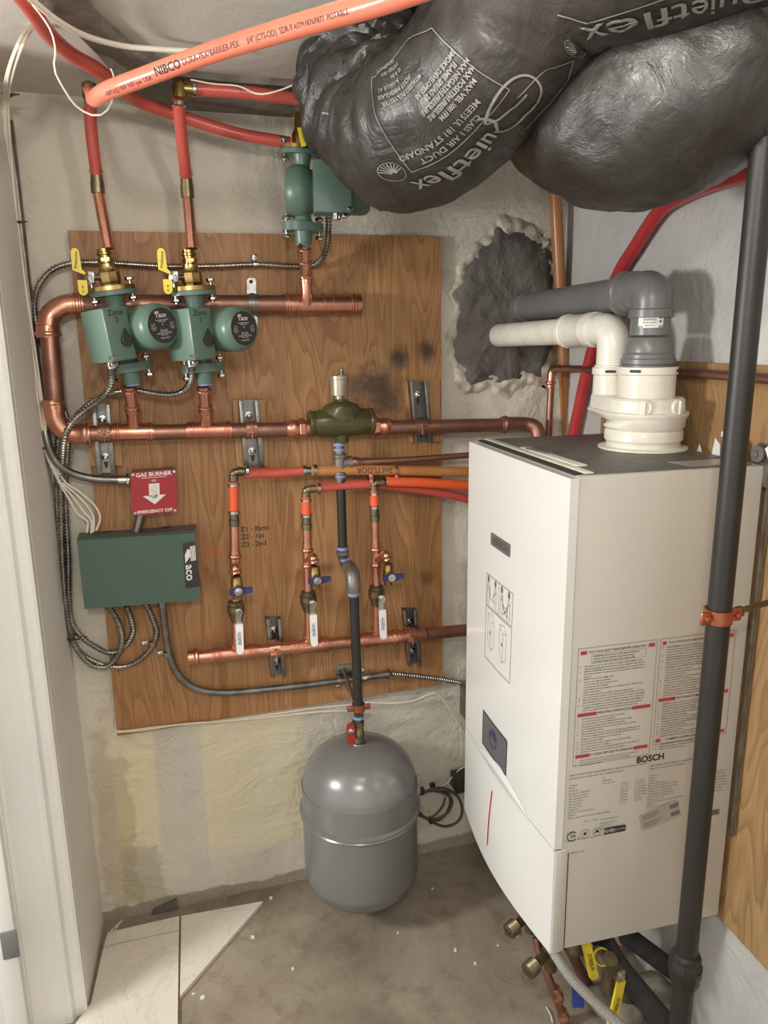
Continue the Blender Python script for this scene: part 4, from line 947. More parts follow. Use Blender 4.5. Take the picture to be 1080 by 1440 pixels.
# ------------------------------------------------------------------ conduits
def flexc(name, pts, r, label, group='flexible ribbed steel conduits', clips=(), mat=flexm):
    m = MB(); m.flex(px_path(pts) if len(pts[0]) == 3 and not isinstance(pts[0], V) else pts, r); return obj(name, m, mat, label=label, cat='conduit', group=group)
YC = -.035
flexc('flexible_conduit', [(98, 600, -.045), (88, 570, -.035), (76, 530, -.02), (58, 480, -.02), (49, 440, -.02), (52, 408, -.03), (68, 384, -.035), (92, 372, -.035), (125, 369, -.035), (170, 371, -.035), (220, 374, -.035), (260, 375, -.035), (310, 374, -.035), (360, 372, -.035), (405, 374, -.035), (436, 374, -.04), (452, 364, -.05), (460, 345, -.07), (462, 320, -.10), (461, 297, -.12)], .0070, 'ribbed steel conduit arching over the top of the plywood to the pump by the duct')
def pconn(x, y, yy): return (x, y, yy)
flexc('flexible_conduit', [(155, 497, -.165), (158, 515, -.155), (156, 540, -.13), (143, 560, -.11), (120, 577, -.10), (103, 592, -.10), (92, 612, -.10), (88, 650, -.06), (86, 700, -.04), (87, 760, -.035), (90, 820, -.035), (95, 870, -.035), (104, 905, -.035), (124, 932, -.035), (148, 938, -.035), (165, 922, -.035), (172, 898, -.04), (165, 872, -.05), (152, 852, -.06)], .0070, 'ribbed steel conduit from the Zone 2 pump looping down to the control box')
flexc('flexible_conduit', [(266, 496, -.165), (269, 515, -.155), (268, 535, -.13), (258, 550, -.11), (240, 555, -.10), (215, 553, -.09), (190, 549, -.085), (160, 552, -.085), (135, 562, -.085), (112, 580, -.09), (98, 600, -.09), (94, 640, -.06), (92, 700, -.03), (96, 780, -.026), (98, 860, -.026), (110, 890, -.03), (132, 908, -.03), (156, 918, -.03), (176, 908, -.03), (187, 889, -.04), (184, 870, -.05), (178, 852, -.06)], .0070, 'ribbed steel conduit from the Zone 1 pump looping down to the control box')
flexc('flexible_conduit', [(83, 600, -.03), (80, 640, -.03), (80, 700, -.02), (83, 780, -.02), (88, 850, -.02), (96, 890, -.02), (112, 916, -.024), (138, 932, -.028), (165, 938, -.03), (190, 932, -.03), (212, 912, -.035), (220, 890, -.04), (214, 868, -.05), (204, 848, -.06)], .0070, 'outermost ribbed steel conduit sweeping widest under the control box')
flexc('flexible_conduit', [(548, 947, -.04), (580, 950, -.03), (620, 955, -.02), (655, 961, -.015), (700, 966, -.015)], .0066, 'short straight ribbed conduit running right to the boiler below the lower manifold')
# smooth conduits
t = thing('metal_conduit', 'smooth grey metal conduit bending from the control box along the plywood foot', 'conduit', W(300, 975, -.035))
P = spl(px_path([(228, 846, -.05), (231, 875, -.042), (236, 910, -.035), (248, 945, -.035), (272, 967, -.035), (310, 974, -.035), (360, 971, -.035), (440, 962, -.035), (500, 954, -.035), (545, 948, -.035)]), .01); m = MB(); m.tube(P, .0085, 14); obj('tube', m, galv, t)
m = MB(); m.lathe([(.010, 0), (.010, .016)], W(537, 949, -.035), XA, 14); m.hexnut(W(545, 948, -.035), XA, .014, .006); obj('coupling', m, galv, t); m = MB(); m.lathe([(.010, 0), (.010, .014)], W(228, 853, -.05), ZA, 14); obj('coupling', m, galv, t)
def clip(x, y, side, label, r=.009, yy=-.035):
    c = W(x, y, yy); m = MB(); m.lathe([(r, -.005), (r+.0016, -.005), (r+.0016, .005), (r, .005)], c, ZA if abs(side[0]) else XA, 18, cap=False)
    d = V((side[0], 0, side[1])); m.box(c+d*.016+V((0, .008, 0)), (.014 if side[0] else .01, .003, .010 if side[0] else .014), bev=.001); m.lathe([(.0045, 0), (.0045, .003), (.002, .004)], c+d*.018+V((0, .007, 0)), (0, -1, 0), 10)
    obj('conduit_clip', m, steel, label=label, cat='clip', group='conduit clips')
clip(236, 919, (-1, 0), 'small steel clip on the smooth grey conduit below the control box')
clip(476, 957, (0, -1), 'small steel clip on the smooth grey conduit by the black iron pipe')
clip(512, 953, (0, 1), 'small steel clip on the smooth grey conduit just right of the black iron pipe')
clip(359, 372, (0, 1), 'small steel clip holding the ribbed conduit above the pipe strap', .0065)
clip(214, 905, (-1, 0), 'small steel clip on the outermost ribbed conduit under the control box', .0065)
t = thing('metal_conduit', 'smooth grey conduit coming down the left corner into the red switch', 'conduit', W(100, 660, -.05))
P = spl(px_path([(12, 170, -.015), (26, 290, -.018), (40, 420, -.02), (54, 540, -.03), (64, 610, -.06), (76, 645, -.06), (98, 664, -.055), (130, 673, -.05), (170, 675, -.05)]), .01); m = MB(); m.tube(P, .0085, 14); obj('tube', m, galv, t)
m = MB(); m.cyl(W(166, 675, -.05), W(182, 675, -.05), .0105, seg=14); m.hexnut(W(178, 675, -.05), XA, .0135, .005); obj('connector', m, steel, t)
m = MB(); m.cyl(W(192, 748, -.05), W(198, 722, -.05), .0095, seg=14); obj('conduit_nipple', m, galv, label='short grey conduit nipple joining the red switch to the control box', cat='conduit')
# ------------------------------------------------------------------ cables
def cable(name, pts, r, mat, label, group=None, seg=8, step=.012):
    m = MB(); m.tube(spl(pts, step), r, seg); return obj(name, m, mat, label=label, cat='cable', group=group)
bundle = [(46, 34, 1.895), (28, 62, 1.85), (14, 105, 1.835), (9, 140, -.09), (9, 190, -.07), (19, 300, -.05), (34, 410, -.05), (46, 500, -.05), (58, 580, -.06), (66, 630, -.06), (84, 674, -.05)]
ends = [(122, 748), (128, 749), (131, 747), (135, 745)]
for k in range(4):
    o = k-1.5; pts = []
    for i, (x, y, z) in enumerate(bundle): pts.append((Zp if i < 3 else W)(x+o*2.6+(math.sin(i*2.1+k*1.7))*.9, y, z-.003*(k % 2)))
    ex, ey = ends[k]
    pts += [W(96+k*5, 700-k*3, -.055), W(110+k*8, 724-k*4, -.06), W(ex+(6 if k == 3 else 1), ey-16, -.066), W(ex, ey+1, -.066)]
    nm = ['outermost white cable of the four tied down the left corner, nearest the left wall', 'second white cable of the corner bundle, counted from the left wall', 'third white cable of the corner bundle, counted from the left wall', 'innermost white cable of the corner bundle, nearest the plywood'][k]
    cable('white_cable', pts, .0022, cablew, nm, 'white cables tied down the left corner')
def ziptie(x, y, yy, w, label, tail=(.02, -.0), ax=(0.12, 0, 1)):
    c = W(x, y, yy); m = MB(); m.lathe([(w, -.0018), (w+.0014, -.0018), (w+.0014, .0018), (w, .0018)], c, ax, 16, cap=False); m.box(c+V((w+.003, -.003, 0)), (.006, .005, .005), bev=.001); m.cyl(c+V((w+.004, -.004, 0)), c+V((w+.004+tail[0]*.5, -.006, tail[1])), .0013, seg=6)
    obj('cable_tie', m, blackpl, label=label, cat='cable tie', group='black cable ties')
ziptie(10, 133, -.10, .0075, 'black cable tie round the white cables below the ceiling')
ziptie(22, 312, -.05, .0075, 'black cable tie round the white cables left of the plywood top')
ziptie(66, 630, -.06, .0075, 'black cable tie round the white cables beside the lower copper elbow')
ziptie(46, 36, -.30, .012, 'loose black cable tie hanging at the ceiling hole', (.03, -.02), (1, .3, .5))
ziptie(103, 896, -.030, .016, 'black cable tie round the ribbed conduits left of the control box')
cable('thick_white_cable', [Zp(10, -30, 1.84), Zp(45, 0, 1.84), Zp(80, 28, 1.845), Zp(120, 50, 1.855), Zp(170, 64, 1.865), Zp(220, 69, 1.87), Zp(275, 72, 1.875), Zp(330, 76, 1.88)], .0042, cablew, 'thick white cable sagging along the ceiling behind the salmon pipe', seg=12)
cable('thin_white_wire', [Pd(30, -10, 1.0), Pd(55, 18, 1.0), Pd(72, 45, 1.0), Pd(78, 72, 1.0), Pd(76, 96, 1.0), Pd(88, 122, 1.02), Pd(108, 150, 1.05), Pd(134, 163, 1.06), Pd(150, 156, 1.06), Pd(157, 142, 1.06), Pd(160, 110, 1.08), Pd(156, 97, 1.1)], .0013, cablew, 'thin loose white wire looping down in front of the red pipes', seg=6)
cable('thin_white_wire', [Zp(268, 112, 1.87), Zp(300, 118, 1.866), Zp(335, 121, 1.864), Zp(362, 132, 1.840), Zp(390, 128, 1.845), Zp(430, 112, 1.86)], .0015, cablew, 'thin white wire draped over the level red pipe by the duct', seg=6)
for k, pts in enumerate(([(158, 1006), (158, 1022), (170, 1028), (230, 1021), (300, 1015), (380, 1005), (440, 996), (492, 991)], [(162, 1030), (200, 1027), (260, 1018), (330, 1013), (400, 1006), (450, 1001), (495, 999)])):
    cable('baseboard_wire', [W(x, y, -.026-.004*k) for x, y in pts], .0018, cablew, ['upper', 'lower'][k]+' white wire stapled along the foot of the plywood left of the iron pipe', 'white wires along the plywood foot')
cable('baseboard_wire', [W(x, y, -.026) for x, y in [(494, 991), (520, 988), (550, 989), (580, 986), (600, 978), (614, 975), (628, 990), (642, 1012), (652, 1030), (665, 1045)]], .0024, cablew, 'white wire right of the iron pipe, arching up at the plywood corner', 'white wires along the plywood foot')
cable('thin_white_wire', [W(x, y, -.006) for x, y in [(178, 1036), (195, 1047), (220, 1050), (236, 1044), (246, 1034)]], .0016, cablew, 'thin white wire loop sagging just under the plywood corner', seg=6)
cable('thin_white_wire', [W(x, y, -.012) for x, y in [(620, 978), (636, 996), (646, 1018), (649, 1050), (646, 1080), (640, 1095)]], .0014, cablew, 'thin white wire running down the wall beside the boiler', seg=6)
cable('thin_white_wire', [W(x, y, -.02) for x, y in [(598, 1112), (625, 1104), (638, 1090), (650, 1080), (668, 1074)]], .0018, cablew, 'thin white wire rising behind the coiled grey cord', seg=6)
cable('thin_white_wire', [Zp(a, b, .016) for a, b in [(170, 1296), (156, 1310), (148, 1324), (150, 1334)]], .0014, cablew, 'short stiff white wire on the corner tile, left one of two', seg=6)
cable('thin_white_wire', [Zp(a, b, .016) for a, b in [(172, 1294), (163, 1306), (160, 1322), (168, 1333)]], .0014, cablew, 'short stiff white wire on the corner tile, right one of two', seg=6)
# coiled cord
t = thing('coiled_power_cord', 'grey power cord coiled and tied beside the expansion tank', 'cord', W(620, 1160, -.03))
m = MB()
cc = [(590, 1118), (600, 1112), (622, 1108), (642, 1118), (650, 1138), (644, 1155), (626, 1162), (608, 1156), (592, 1146)]
m.tube(spl([W(x, y, -.030) for x, y in cc], .008), .0036, 10)
cc = [(588, 1146), (606, 1152), (618, 1150), (630, 1142), (636, 1128), (630, 1118), (612, 1112), (596, 1114)]
m.tube(spl([W(x, y, -.040) for x, y in cc], .008), .0036, 10)
cc = [(592, 1116), (610, 1111), (628, 1113), (633, 1128), (626, 1146), (612, 1154), (596, 1148), (588, 1140)]
m.tube(spl([W(x, y, -.035) for x, y in cc], .008), .0034, 10)
cc = [(626, 1122), (622, 1134), (612, 1146), (604, 1150)]; m.tube(spl([W(x, y, -.046) for x, y in cc], .008), .003, 10)
cc = [(604, 1112), (624, 1110), (640, 1116)]; m.tube(spl([W(x, y, -.046) for x, y in cc], .008), .004, 10)
obj('cord', m, cableg, t)
m = MB(); m.box(W(605, 1153, -.04), (.008, .016, .018), bev=.002); m.box(W(594, 1112, -.04), (.008, .014, .020), bev=.002); obj('tie', m, blackpl, t)
m = MB(); m.box(W(648, 1098, -.03), (.045, .05, .045), bev=.004); pt = obj('power_adapter', m, blackpl, label='black plug-in adapter half hidden beside the boiler', cat='adapter')
m = MB(); m.box(W(608, 1104, -.01), (.016, .012, .012), bev=.003); obj('cable_bracket', m, blackpl, label='small dark blue-black clip on the wall above the coiled cord', cat='clip')
m = MB(); m.box(W(656, 985, -.04), (.02, .05, .095), bev=.003); obj('outlet_box', m, galv, label='narrow grey electrical box edge showing left of the boiler', cat='electrical box')

# ------------------------------------------------------------------ boiler
BU, BV = V((.99877, -.0495, 0)), V((.0495, .99877, 0)); B0 = V((.594, -.754, 0)); BZ0, BZ1, BW, BD = .356, 1.209, .437, .343
def BP(u, v, z): return B0+BU*u+BV*v+ZA*z
bo = thing('wall_boiler', 'white wall-hung gas boiler with instruction labels on its side', 'boiler', BP(.2, .22, BZ0))
m = MB(); m.box(BP(.012+(BD-.012)/2, BW/2, (BZ0+BZ1)/2), (BD-.012, BW-.004, BZ1-BZ0), (BU, BV, ZA), bev=.004); 
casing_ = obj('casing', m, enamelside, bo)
ZC = zat(BP(0, 0, 0).x, BP(0, 0, 0).y, 1197)
def front(z0, z1, bulge, u1, name, nz=18):
    m = MB(); nv = 28; top = []; grid = []
    for j in range(nz+1):
        z = z0+(z1-z0)*j/nz; row = []
        for i in range(nv+1):
            s = i/nv; 
            b = bulge(z, s); rnd = 0
            row.append(m.bm.verts.new(BP(-b+rnd, s*BW, z)))
        grid.append(row)
    bk = [[m.bm.verts.new(BP(u1, i/nv*BW, z)) for i in range(nv+1)] for z in (z0, z1)]
    for j in range(nz):
        for i in range(nv): m.face((grid[j][i], grid[j][i+1], grid[j+1][i+1], grid[j+1][i]))
    for i in range(nv):
        m.face((grid[0][i], bk[0][i], bk[0][i+1], grid[0][i+1])); m.face((grid[-1][i+1], bk[1][i+1], bk[1][i], grid[-1][i]))
    for i in (0, nv):
        vs = [grid[j][i] for j in range(nz+1)]; m.face([bk[0][i]]+vs+[bk[1][i]])
    m.face([bk[0][0], bk[0][-1], bk[1][-1], bk[1][0]])
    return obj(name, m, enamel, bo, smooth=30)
def seamz(s): return ZC+.0
def bul_up(z, s):
    f = max(0, (z-ZC)/(BZ1-ZC)); return .002+.009*math.sin(math.pi*s)*(1-f*.8)
def bul_lo(z, s):
    f = (ZC-z)/(ZC-BZ0); return .002+.009*math.sin(math.pi*s)+.012*math.sin(math.pi*s)*math.sin(min(1, f*1.2)*math.pi/2)
fp = front(ZC+.0022, BZ1-.002, bul_up, .0125, 'front_panel', 40)
lc = front(BZ0, ZC-.0005, bul_lo, .018, 'flap_cover', 20)
m = MB(); m.box(BP(.012, .006, (BZ0+ZC)/2), (.024, .016, ZC-BZ0-.003), (BU, BV, ZA), bev=.003); obj('flap_edge', m, enamelside, bo)
m = MB(); m.box(BP(.03, BW/2, ZC+.001), (.05, BW-.006, .0024), (BU, BV, ZA)); obj('seam', m, darkgap, bo)
# groove of the flap on the side face
fs = plane_fn(BP(0, .0016, 0), BU, ZA)
m = MB(); strip(m, plane_fn(BP(0, .0011, 0), BU, ZA), [(.0255, BZ0), (.0255, ZC-.012), (.020, ZC-.004), (.010, ZC-.0), (-.002, ZC+.001)], .0018); m.recalc = False; obj('side_groove', m, darkgap, bo, smooth=0)
# curved highlight lip over the flap (finger recess)
m = MB(); pts = []
for i in range(21):
    s = .20+.60*i/20; k = math.sin(math.pi*(i/20)); pts.append((s, k))
rs = [[BP(-bul_up(ZC, s)-.0005, s*BW, ZC+.002+.030*k), BP(-bul_up(ZC, s)-.004*k-.0005, s*BW, ZC+.0005+.016*k), BP(-bul_lo(ZC, s)-.0022*k, s*BW, ZC-.001)] for s, k in pts]
for a, b in zip(rs, rs[1:]):
    for j in range(2): m.quad([a[j], b[j], b[j+1], a[j+1]])
obj('finger_recess', m, enamel, bo, smooth=60)
# front graphics: fn from (v,z)
def ffn(v0, z0, up=True, e=.0006):
    return lambda a, b: BP(-(bul_up(z0+b, (v0-a)/BW) if up else bul_lo(z0+b, (v0-a)/BW))-e, v0-a, z0+b)
def fpos(px, py):        # (v, z) on the front panel seen at a pixel
    p = plane_hit(px, py, B0-BU*.010, BU); d = p-B0; return d.dot(BV), p.z
m = MB(); v, z = fpos(701, 766); f = ffn(v, z)
c4 = [fpos(*p) for p in ((687, 749), (714, 765), (714, 780), (687, 764))]
vw = (c4[0][0]-c4[1][0])/2; hh = .011
for k in range(2): m.prism([f(a, b) for a, b in rrect(vw*2, .024, .003)], -BU*.0012)
bd = obj('badge', m, simple('badge_grey', (150, 148, 145), .35), bo)
m = MB(); fb = lambda a, b: f(a, b)-BU*.0016
m.text('BOSCH', lambda a, b: fb(a+.008, b), .019, .02, res=3); ring_ = [(-.030+.0062*math.cos(q), .0062*math.sin(q)) for q in [2*math.pi*i/20 for i in range(21)]]; strip(m, fb, ring_, .0012); strip(m, fb, [(-.0325, -.0035), (-.0325, .0035)], .001); strip(m, fb, [(-.0275, -.0035), (-.0275, .0035)], .001); strip(m, fb, [(-.0325, 0), (-.0275, 0)], .001)
m.recalc = False; obj('badge_lettering', m, simple('badge_letter', (84, 82, 80), .4), bd, smooth=0)
# line-drawing sticker
m = MB()
va, za = fpos(682, 806); vb, zb2 = fpos(719, 840); vc, zc_ = fpos(718, 964)
v0 = (va+vb)/2; z0 = (za+zb2)/2; hw = (va-vb)/2; zt_ = za-z0
f = ffn(v0, za); hgt = za-zc_
rectline(m, f, -hw, 0, hw, -hgt*.36, .0012); rectline(m, f, -hw, -hgt*.38, hw, -hgt, .0012); strip(m, f, [(0, 0), (0, -hgt*.36)], .0010)
def fig(cx_, s, mir=1):
    y = -hgt*.05
    m.face([m.bm.verts.new(f(cx_+.005*math.cos(q), y+.0075*math.sin(q))) for q in [2*math.pi*i/12 for i in range(12)]])
    strip(m, f, [(cx_, y-.008), (cx_-.004*mir, y-.014), (cx_-.006*mir, y-.035), (cx_-.005*mir, -hgt*.34)], .0011); strip(m, f, [(cx_+.003*mir, y-.010), (cx_+.006*mir, y-.03), (cx_+.004*mir, -hgt*.34)], .0011); strip(m, f, [(cx_-.004*mir, y-.016), (cx_+.012*mir, y-.03)], .0011)
for cx_, mi in ((-hw*.84, 1), (-hw*.28, -1), (hw*.22, 1), (hw*.74, -1)): fig(cx_, 1, mi)
strip(m, f, [(-hw*.7, -hgt*.10), (-hw*.7, -hgt*.26), (-hw*.25, -hgt*.26)], .001); strip(m, f, [(hw*.3, -hgt*.10), (hw*.3, -hgt*.22), (hw*.7, -hgt*.22)], .001)
strip(m, f, [(hw*.35, -hgt*.23), (hw*.65, -hgt*.31)], .0022); strip(m, f, [(hw*.65, -hgt*.23), (hw*.35, -hgt*.31)], .0022)
for x in (-hw*.55, hw*.4):
    strip(m, f, [(x-hw*.25, -hgt*.45), (x+hw*.1, -hgt*.43), (x+hw*.25, -hgt*.50), (x-hw*.02, -hgt*.53), (x-hw*.25, -hgt*.45)], .0008)
    strip(m, f, [(x-hw*.25, -hgt*.45), (x-hw*.25, -hgt*.74), (x, -hgt*.86), (x, -hgt*.53)], .0008); strip(m, f, [(x+hw*.25, -hgt*.50), (x+hw*.25, -hgt*.8), (x, -hgt*.86)], .0008)
    m.face([m.bm.verts.new(f(x-.004+.0028*math.cos(q), -hgt*.66+.0038*math.sin(q))) for q in [2*math.pi*i/10 for i in range(10)]])
m.recalc = False; obj('pictogram_label', m, greypr, bo, smooth=0)
# display: rect on the front panel
D4 = [fpos(*p) for p in ((679, 997), (713, 1046), (712, 1091), (678, 1042))]
v0 = sum(p[0] for p in D4)/4; z0 = sum(p[1] for p in D4)/4; hw = (D4[0][0]-D4[1][0])/2; hh = (D4[0][1]-D4[3][1])/2
f = ffn(v0, z0); m = MB()
def patch(mb, f, x0, y0, x1, y1, n=8, e=0):
    for i in range(n):
        a, b = x0+(x1-x0)*i/n, x0+(x1-x0)*(i+1)/n; mb.quad([f(a, y0)-BU*e, f(b, y0)-BU*e, f(b, y1)-BU*e, f(a, y1)-BU*e])
patch(m, f, -hw, -hh, hw, hh); m.recalc = False; dsp = obj('display_window', m, displ, bo, smooth=0)
m = MB(); g = lambda a, b: f(a, b)-BU*.0006; rectline(m, g, -hw, -hh, hw, hh, .003); m.recalc = False; obj('display_border', m, blackpl, dsp, smooth=0)
m = MB(); g = lambda a, b: f(a-.006, b+.003)-BU*.0006
strip(m, g, [(.018*math.cos(q), .018*math.sin(q)) for q in [2*math.pi*i/24 for i in range(25)]], .003); m.face([m.bm.verts.new(g(.015*math.cos(q), .015*math.sin(q)+.001)) for q in [math.pi*i/10 for i in range(11)]])
m.recalc = False; obj('display_emblem', m, simple('emblem_blue', (66, 68, 100), .3), dsp, smooth=0)
# red slot on flap
def patchz(mb, f, x0, y0, x1, y1, n=14):
    for i in range(n):
        a, b = y0+(y1-y0)*i/n, y0+(y1-y0)*(i+1)/n; mb.quad([f(x0, a), f(x1, a), f(x1, b), f(x0, b)])
v, z = fpos(694, 1150); m = MB(); f = ffn(v, z, False); z1_ = fpos(696, 1113)[1]-z; z2_ = fpos(694, 1187)[1]-z
patchz(m, f, -.0045, z2_, .0045, z1_); m.recalc = False; ws = obj('indicator_slot', m, redpr, bo, smooth=0)
m = MB(); g = lambda a, b: f(a, b)-BU*.0004; patchz(m, g, -.0035, z2_, -.001, z1_); m.recalc = False; obj('slot_edge', m, whitepr, ws, smooth=0)
# top panel, lips, latch
zt = BZ1
m = MB(); m.box(BP(.175, BW/2, zt+.0015), (.30, BW-.02, .003), (BU, BV, ZA), bev=.0008); obj('top_plate', m, toppanel, bo)
m = MB(); m.box(BP(.018, BW/2, zt+.001), (.012, BW-.03, .003), (BU, BV, ZA)); obj('top_gap', m, darkgap, bo)
m = MB(); m.box(BP(.034, BW/2, zt+.003), (.016, BW-.02, .003), (BU, BV, ZA), bev=.001); m.box(BP(.052, BW*.40, zt+.0045), (.020, BW*.5, .003), (BU, BV, ZA), bev=.001); obj('top_lip', m, offwhite, bo)
m = MB(); m.prism([BP(.040, BW*.58, zt+.006), BP(.056, BW*.56, zt+.006), BP(.064, BW*.44, zt+.006), BP(.050, BW*.44, zt+.006), BP(.046, BW*.5, zt+.006)], (0, 0, .003)); obj('latch', m, toppanel, bo)
m = MB(); m.prism([BP(.215, .012, zt+.003), BP(.205, .062, zt+.003), BP(.31, .062, zt+.003), BP(.32, .012, zt+.003)], (0, 0, .0004)); obj('data_sticker', m, silverl, bo)
# mounting brackets behind the top
m = MB()
for v0, w in ((.075, .055), (.0, .05)):
    m.prism([BP(BD-.002, v0+a, zt+b) for a, b in rrect(w, .07, .012)], BU*.003)
obj('mounting_plate', m, galv, bo)
m = MB(); m.lathe([(.014, 0), (.014, .005), (.006, .006), (.006, .009)], BP(BD-.004, .012, zt+.018), -BU, 24); obj('mounting_nut', m, toppanel, bo)
m = MB()
for v0, ps in ((.0, ((-.045, 0), (-.038, .035), (-.025, .03), (-.02, .048), (-.008, .032), (-.002, .028), (-.012, .012), (-.03, .002))), (.115, ((-.012, 0), (-.010, .02), (.004, .03), (.01, 0))), (.16, ((-.008, 0), (0, .014), (.006, 0)))):
    m.prism([BP(BD-.006, v0-a*(-1), zt+b) for a, b in ps], -BU*.0008)
m.prism([BP(BD-.004, .095+a, zt+.034+b) for a, b in ((-.014, 0), (-.014, .012), (-.006, .008), (0, .013), (.012, .008), (.012, 0))], -BU*.0008)
obj('torn_foam_scraps', m, whitepr, bo)
m = MB(); m.box(BP(BD+.004, -.006, (BZ0+.2+BZ1)/2), (.004, .006, BZ1-BZ0-.15), (BU, BV, ZA)); obj('back_rail', m, galv, bo)
# side labels
def spos(px, py):
    p = plane_hit(px, py, B0, BV); return (p-B0).dot(BU), p.z
sf = lambda a, b: BP(a, .0016, b)      # (u, z) on side
sf = lambda a, b: BP(a, .0008, b)
u0, z0 = spos(814, 914); u1, zb1 = spos(925, 899); u2, _ = spos(930, 898); u3, zr = spos(1036, 885)
zbot_ = spos(808, 1078)[1]; zr_top = zr
print('label', u0, z0, u1, zb1, u2, u3, zr, zbot_)
ztopL = (z0+zb1)/2
blk = MB(); lines = MB()
colL = (u0, u1); colR = (u2, u3)
hgt = ztopL-zbot_
rectline(lines, sf, colL[0], zbot_, colL[1], ztopL, .0007); rectline(lines, sf, colR[0], zbot_+hgt*.08, colR[1], ztopL, .0007)
E1 = ["This appliance does not have a pilot. It is equipped with an ignition device", "which automatically lights the burner. Do not try to light the burner by hand.", "BEFORE OPERATING smell all around the appliance area for gas. Be sure to", "smell next to the floor because some gas is heavier than air and will settle on", "the floor.", "WHAT TO DO IF YOU SMELL GAS", "- Do not try to light any appliance.", "- Do not touch any electric switch; do not", "use any phone in your building.", "- Immediately call your gas supplier from a neighbor's phone. Follow the gas", "supplier's instructions.", "- If you cannot reach your gas supplier, call the fire department.", "Use only your hand to push in or turn the gas control knob. Never use tools.", "If the knob will not push in or turn by hand, don't try to repair it, call a qualified", "service technician. Force or attempted repair may result in a fire or explosion.", "Do not use this appliance if any parts have been under water. Immediately call", "a qualified service technician to inspect the appliance and to replace any part", "of the control system and any gas control which has been under water."]
E2 = ["STOP! Read the safety information above on this label.", "Turn off all electric power to the appliance.", "Set the thermostat or other operating control to lowest setting.", "This appliance is equipped with an ignition device which", "automatically lights the burner. Do not try to light the burner by hand.", "Close main gas shut off valve.", "Wait (5) minutes to clear out any gas. Then smell for gas, including near the", "floor. If you smell gas, STOP! Follow \"B\" in the safety information above on", "this label. If you don't smell gas, go to the next step.", "Open main gas shut off valve.", "Set the thermostat or other operating control to desired setting.", "Turn on all electric power to appliance.", "If the appliance will not operate, follow the instructions \"To Turn Off Gas To", "Appliance\" and call your service technician or gas supplier."]
E3 = ["Turn off all the electric power to the appliance if service is to be performed.", "Set the thermostat or other operating control to lowest setting.", "Close main gas shut off valve."]
F1_ = ["AVERTISSEMENT. Quiconque ne respecte pas à la lettre les", "présentes instructions risque de déclencher un incendie ou une", "explosion entraînant des dommages ou des blessures.", "Cet appareil ne comporte pas de veilleuse. Il est muni d'un dispositif", "d'allumage qui allume automatiquement le brûleur. Ne pas allumer à la main.", "AVANT DE FAIRE FONCTIONNER, reniflez tout autour de l'appareil pour", "déceler une odeur de gaz. Reniflez près du plancher, car certains gaz", "sont plus lourds que l'air et peuvent s'accumuler au niveau du sol.", "QUE FAIRE SI VOUS SENTEZ UNE ODEUR DE GAZ", "- Ne pas tenter d'allumer d'appareil.", "- Ne touchez à aucun interrupteur; ne pas vous servir des téléphones", "se trouvant dans le bâtiment.", "- Appelez immédiatement votre fournisseur de gaz depuis un voisin.", "Suivez les instructions du fournisseur.", "- Si vous ne pouvez rejoindre le fournisseur, appelez les pompiers.", "Ne poussez ou tournez la manette d'admission du gaz qu'à la main;", "ne jamais utiliser d'outil. Si la manette reste coincée, ne pas tenter", "de la réparer; appelez un technicien qualifié.", "N'utilisez pas cet appareil s'il a été plongé dans l'eau, même", "partiellement. Faites inspecter l'appareil par un technicien qualifié."]
F2_ = ["ARRÊTEZ! Lisez les instructions de sécurité sur la portion supérieure.", "Réglez le thermostat à la température la plus basse.", "Coupez l'alimentation électrique de l'appareil.", "Cet appareil est muni d'un dispositif d'allumage automatique.", "Ne tentez pas d'allumer le brûleur manuellement.", "Fermez le robinet principal de gaz.", "Attendre cinq (5) minutes pour laisser échapper tout le gaz. Reniflez", "tout autour de l'appareil, y compris près du plancher.", "Si vous sentez une odeur de gaz, ARRÊTEZ! Passez à l'étape B.", "Ouvrez le robinet principal de gaz.", "Réglez le thermostat à la température désirée.", "Mettez l'appareil sous tension.", "Si l'appareil ne se met pas en marche, suivez les instructions", "intitulées Comment couper l'admission de gaz."]
F3_ = ["Coupez l'alimentation électrique de l'appareil s'il faut l'entretenir.", "Réglez le thermostat à la température la plus basse.", "Fermez le robinet principal de gaz."]
def column(c, T, secs, box=True):
    x0, x1 = c; w = x1-x0; y = T-.008
    for hd, ls, rl, rr2 in secs:
        blk.mi = 1; rect(blk, sf, x0+.004, y-.003, x0+.004+w*rl, y+.003); rect(blk, sf, x1-.004-w*rr2, y-.003, x1-.004, y+.003); blk.mi = 0
        blk.text(hd, lambda a, b: sf(x0+w/2+a, y+b), .0056 if len(hd) < 30 else min(.0050, .80*w/(.56*len(hd))), .012); y -= .0078
        if hd.startswith('FOR'):
            rectline(lines, sf, x0+w*.17, y-.012, x1-w*.14, y+.0035, .0005)
            for s in ("WARNING: If you do not follow these instructions", "exactly, a fire or explosion may result causing", "property damage, personal injury or loss of life."):
                blk.text(s, lambda a, b: sf(x0+w*.19+a, y+b), .0040, .016, 'LEFT', 1); y -= .0047
            y -= .002
        for i, s in enumerate(ls):
            blk.text(s, lambda a, b: sf(x0+w*.085+a, y+b), .00355, .012, 'LEFT', 1)
            if not s[0].islower() and s[0] != '-' : blk.text(chr(65+i % 4)+'.' if hd[0] in 'FP' else str(i+1)+'.', lambda a, b: sf(x0+w*.03+a, y+b), .0035, .012, 'LEFT', 1)
            y -= .0046
        y -= .003
column(colL, ztopL, (("FOR YOUR SAFETY READ BEFORE OPERATING", E1, .08, .08), ("OPERATING INSTRUCTION", E2, .24, .24), ("TO TURN OFF GAS TO APPLIANCE", E3, .18, .18)))
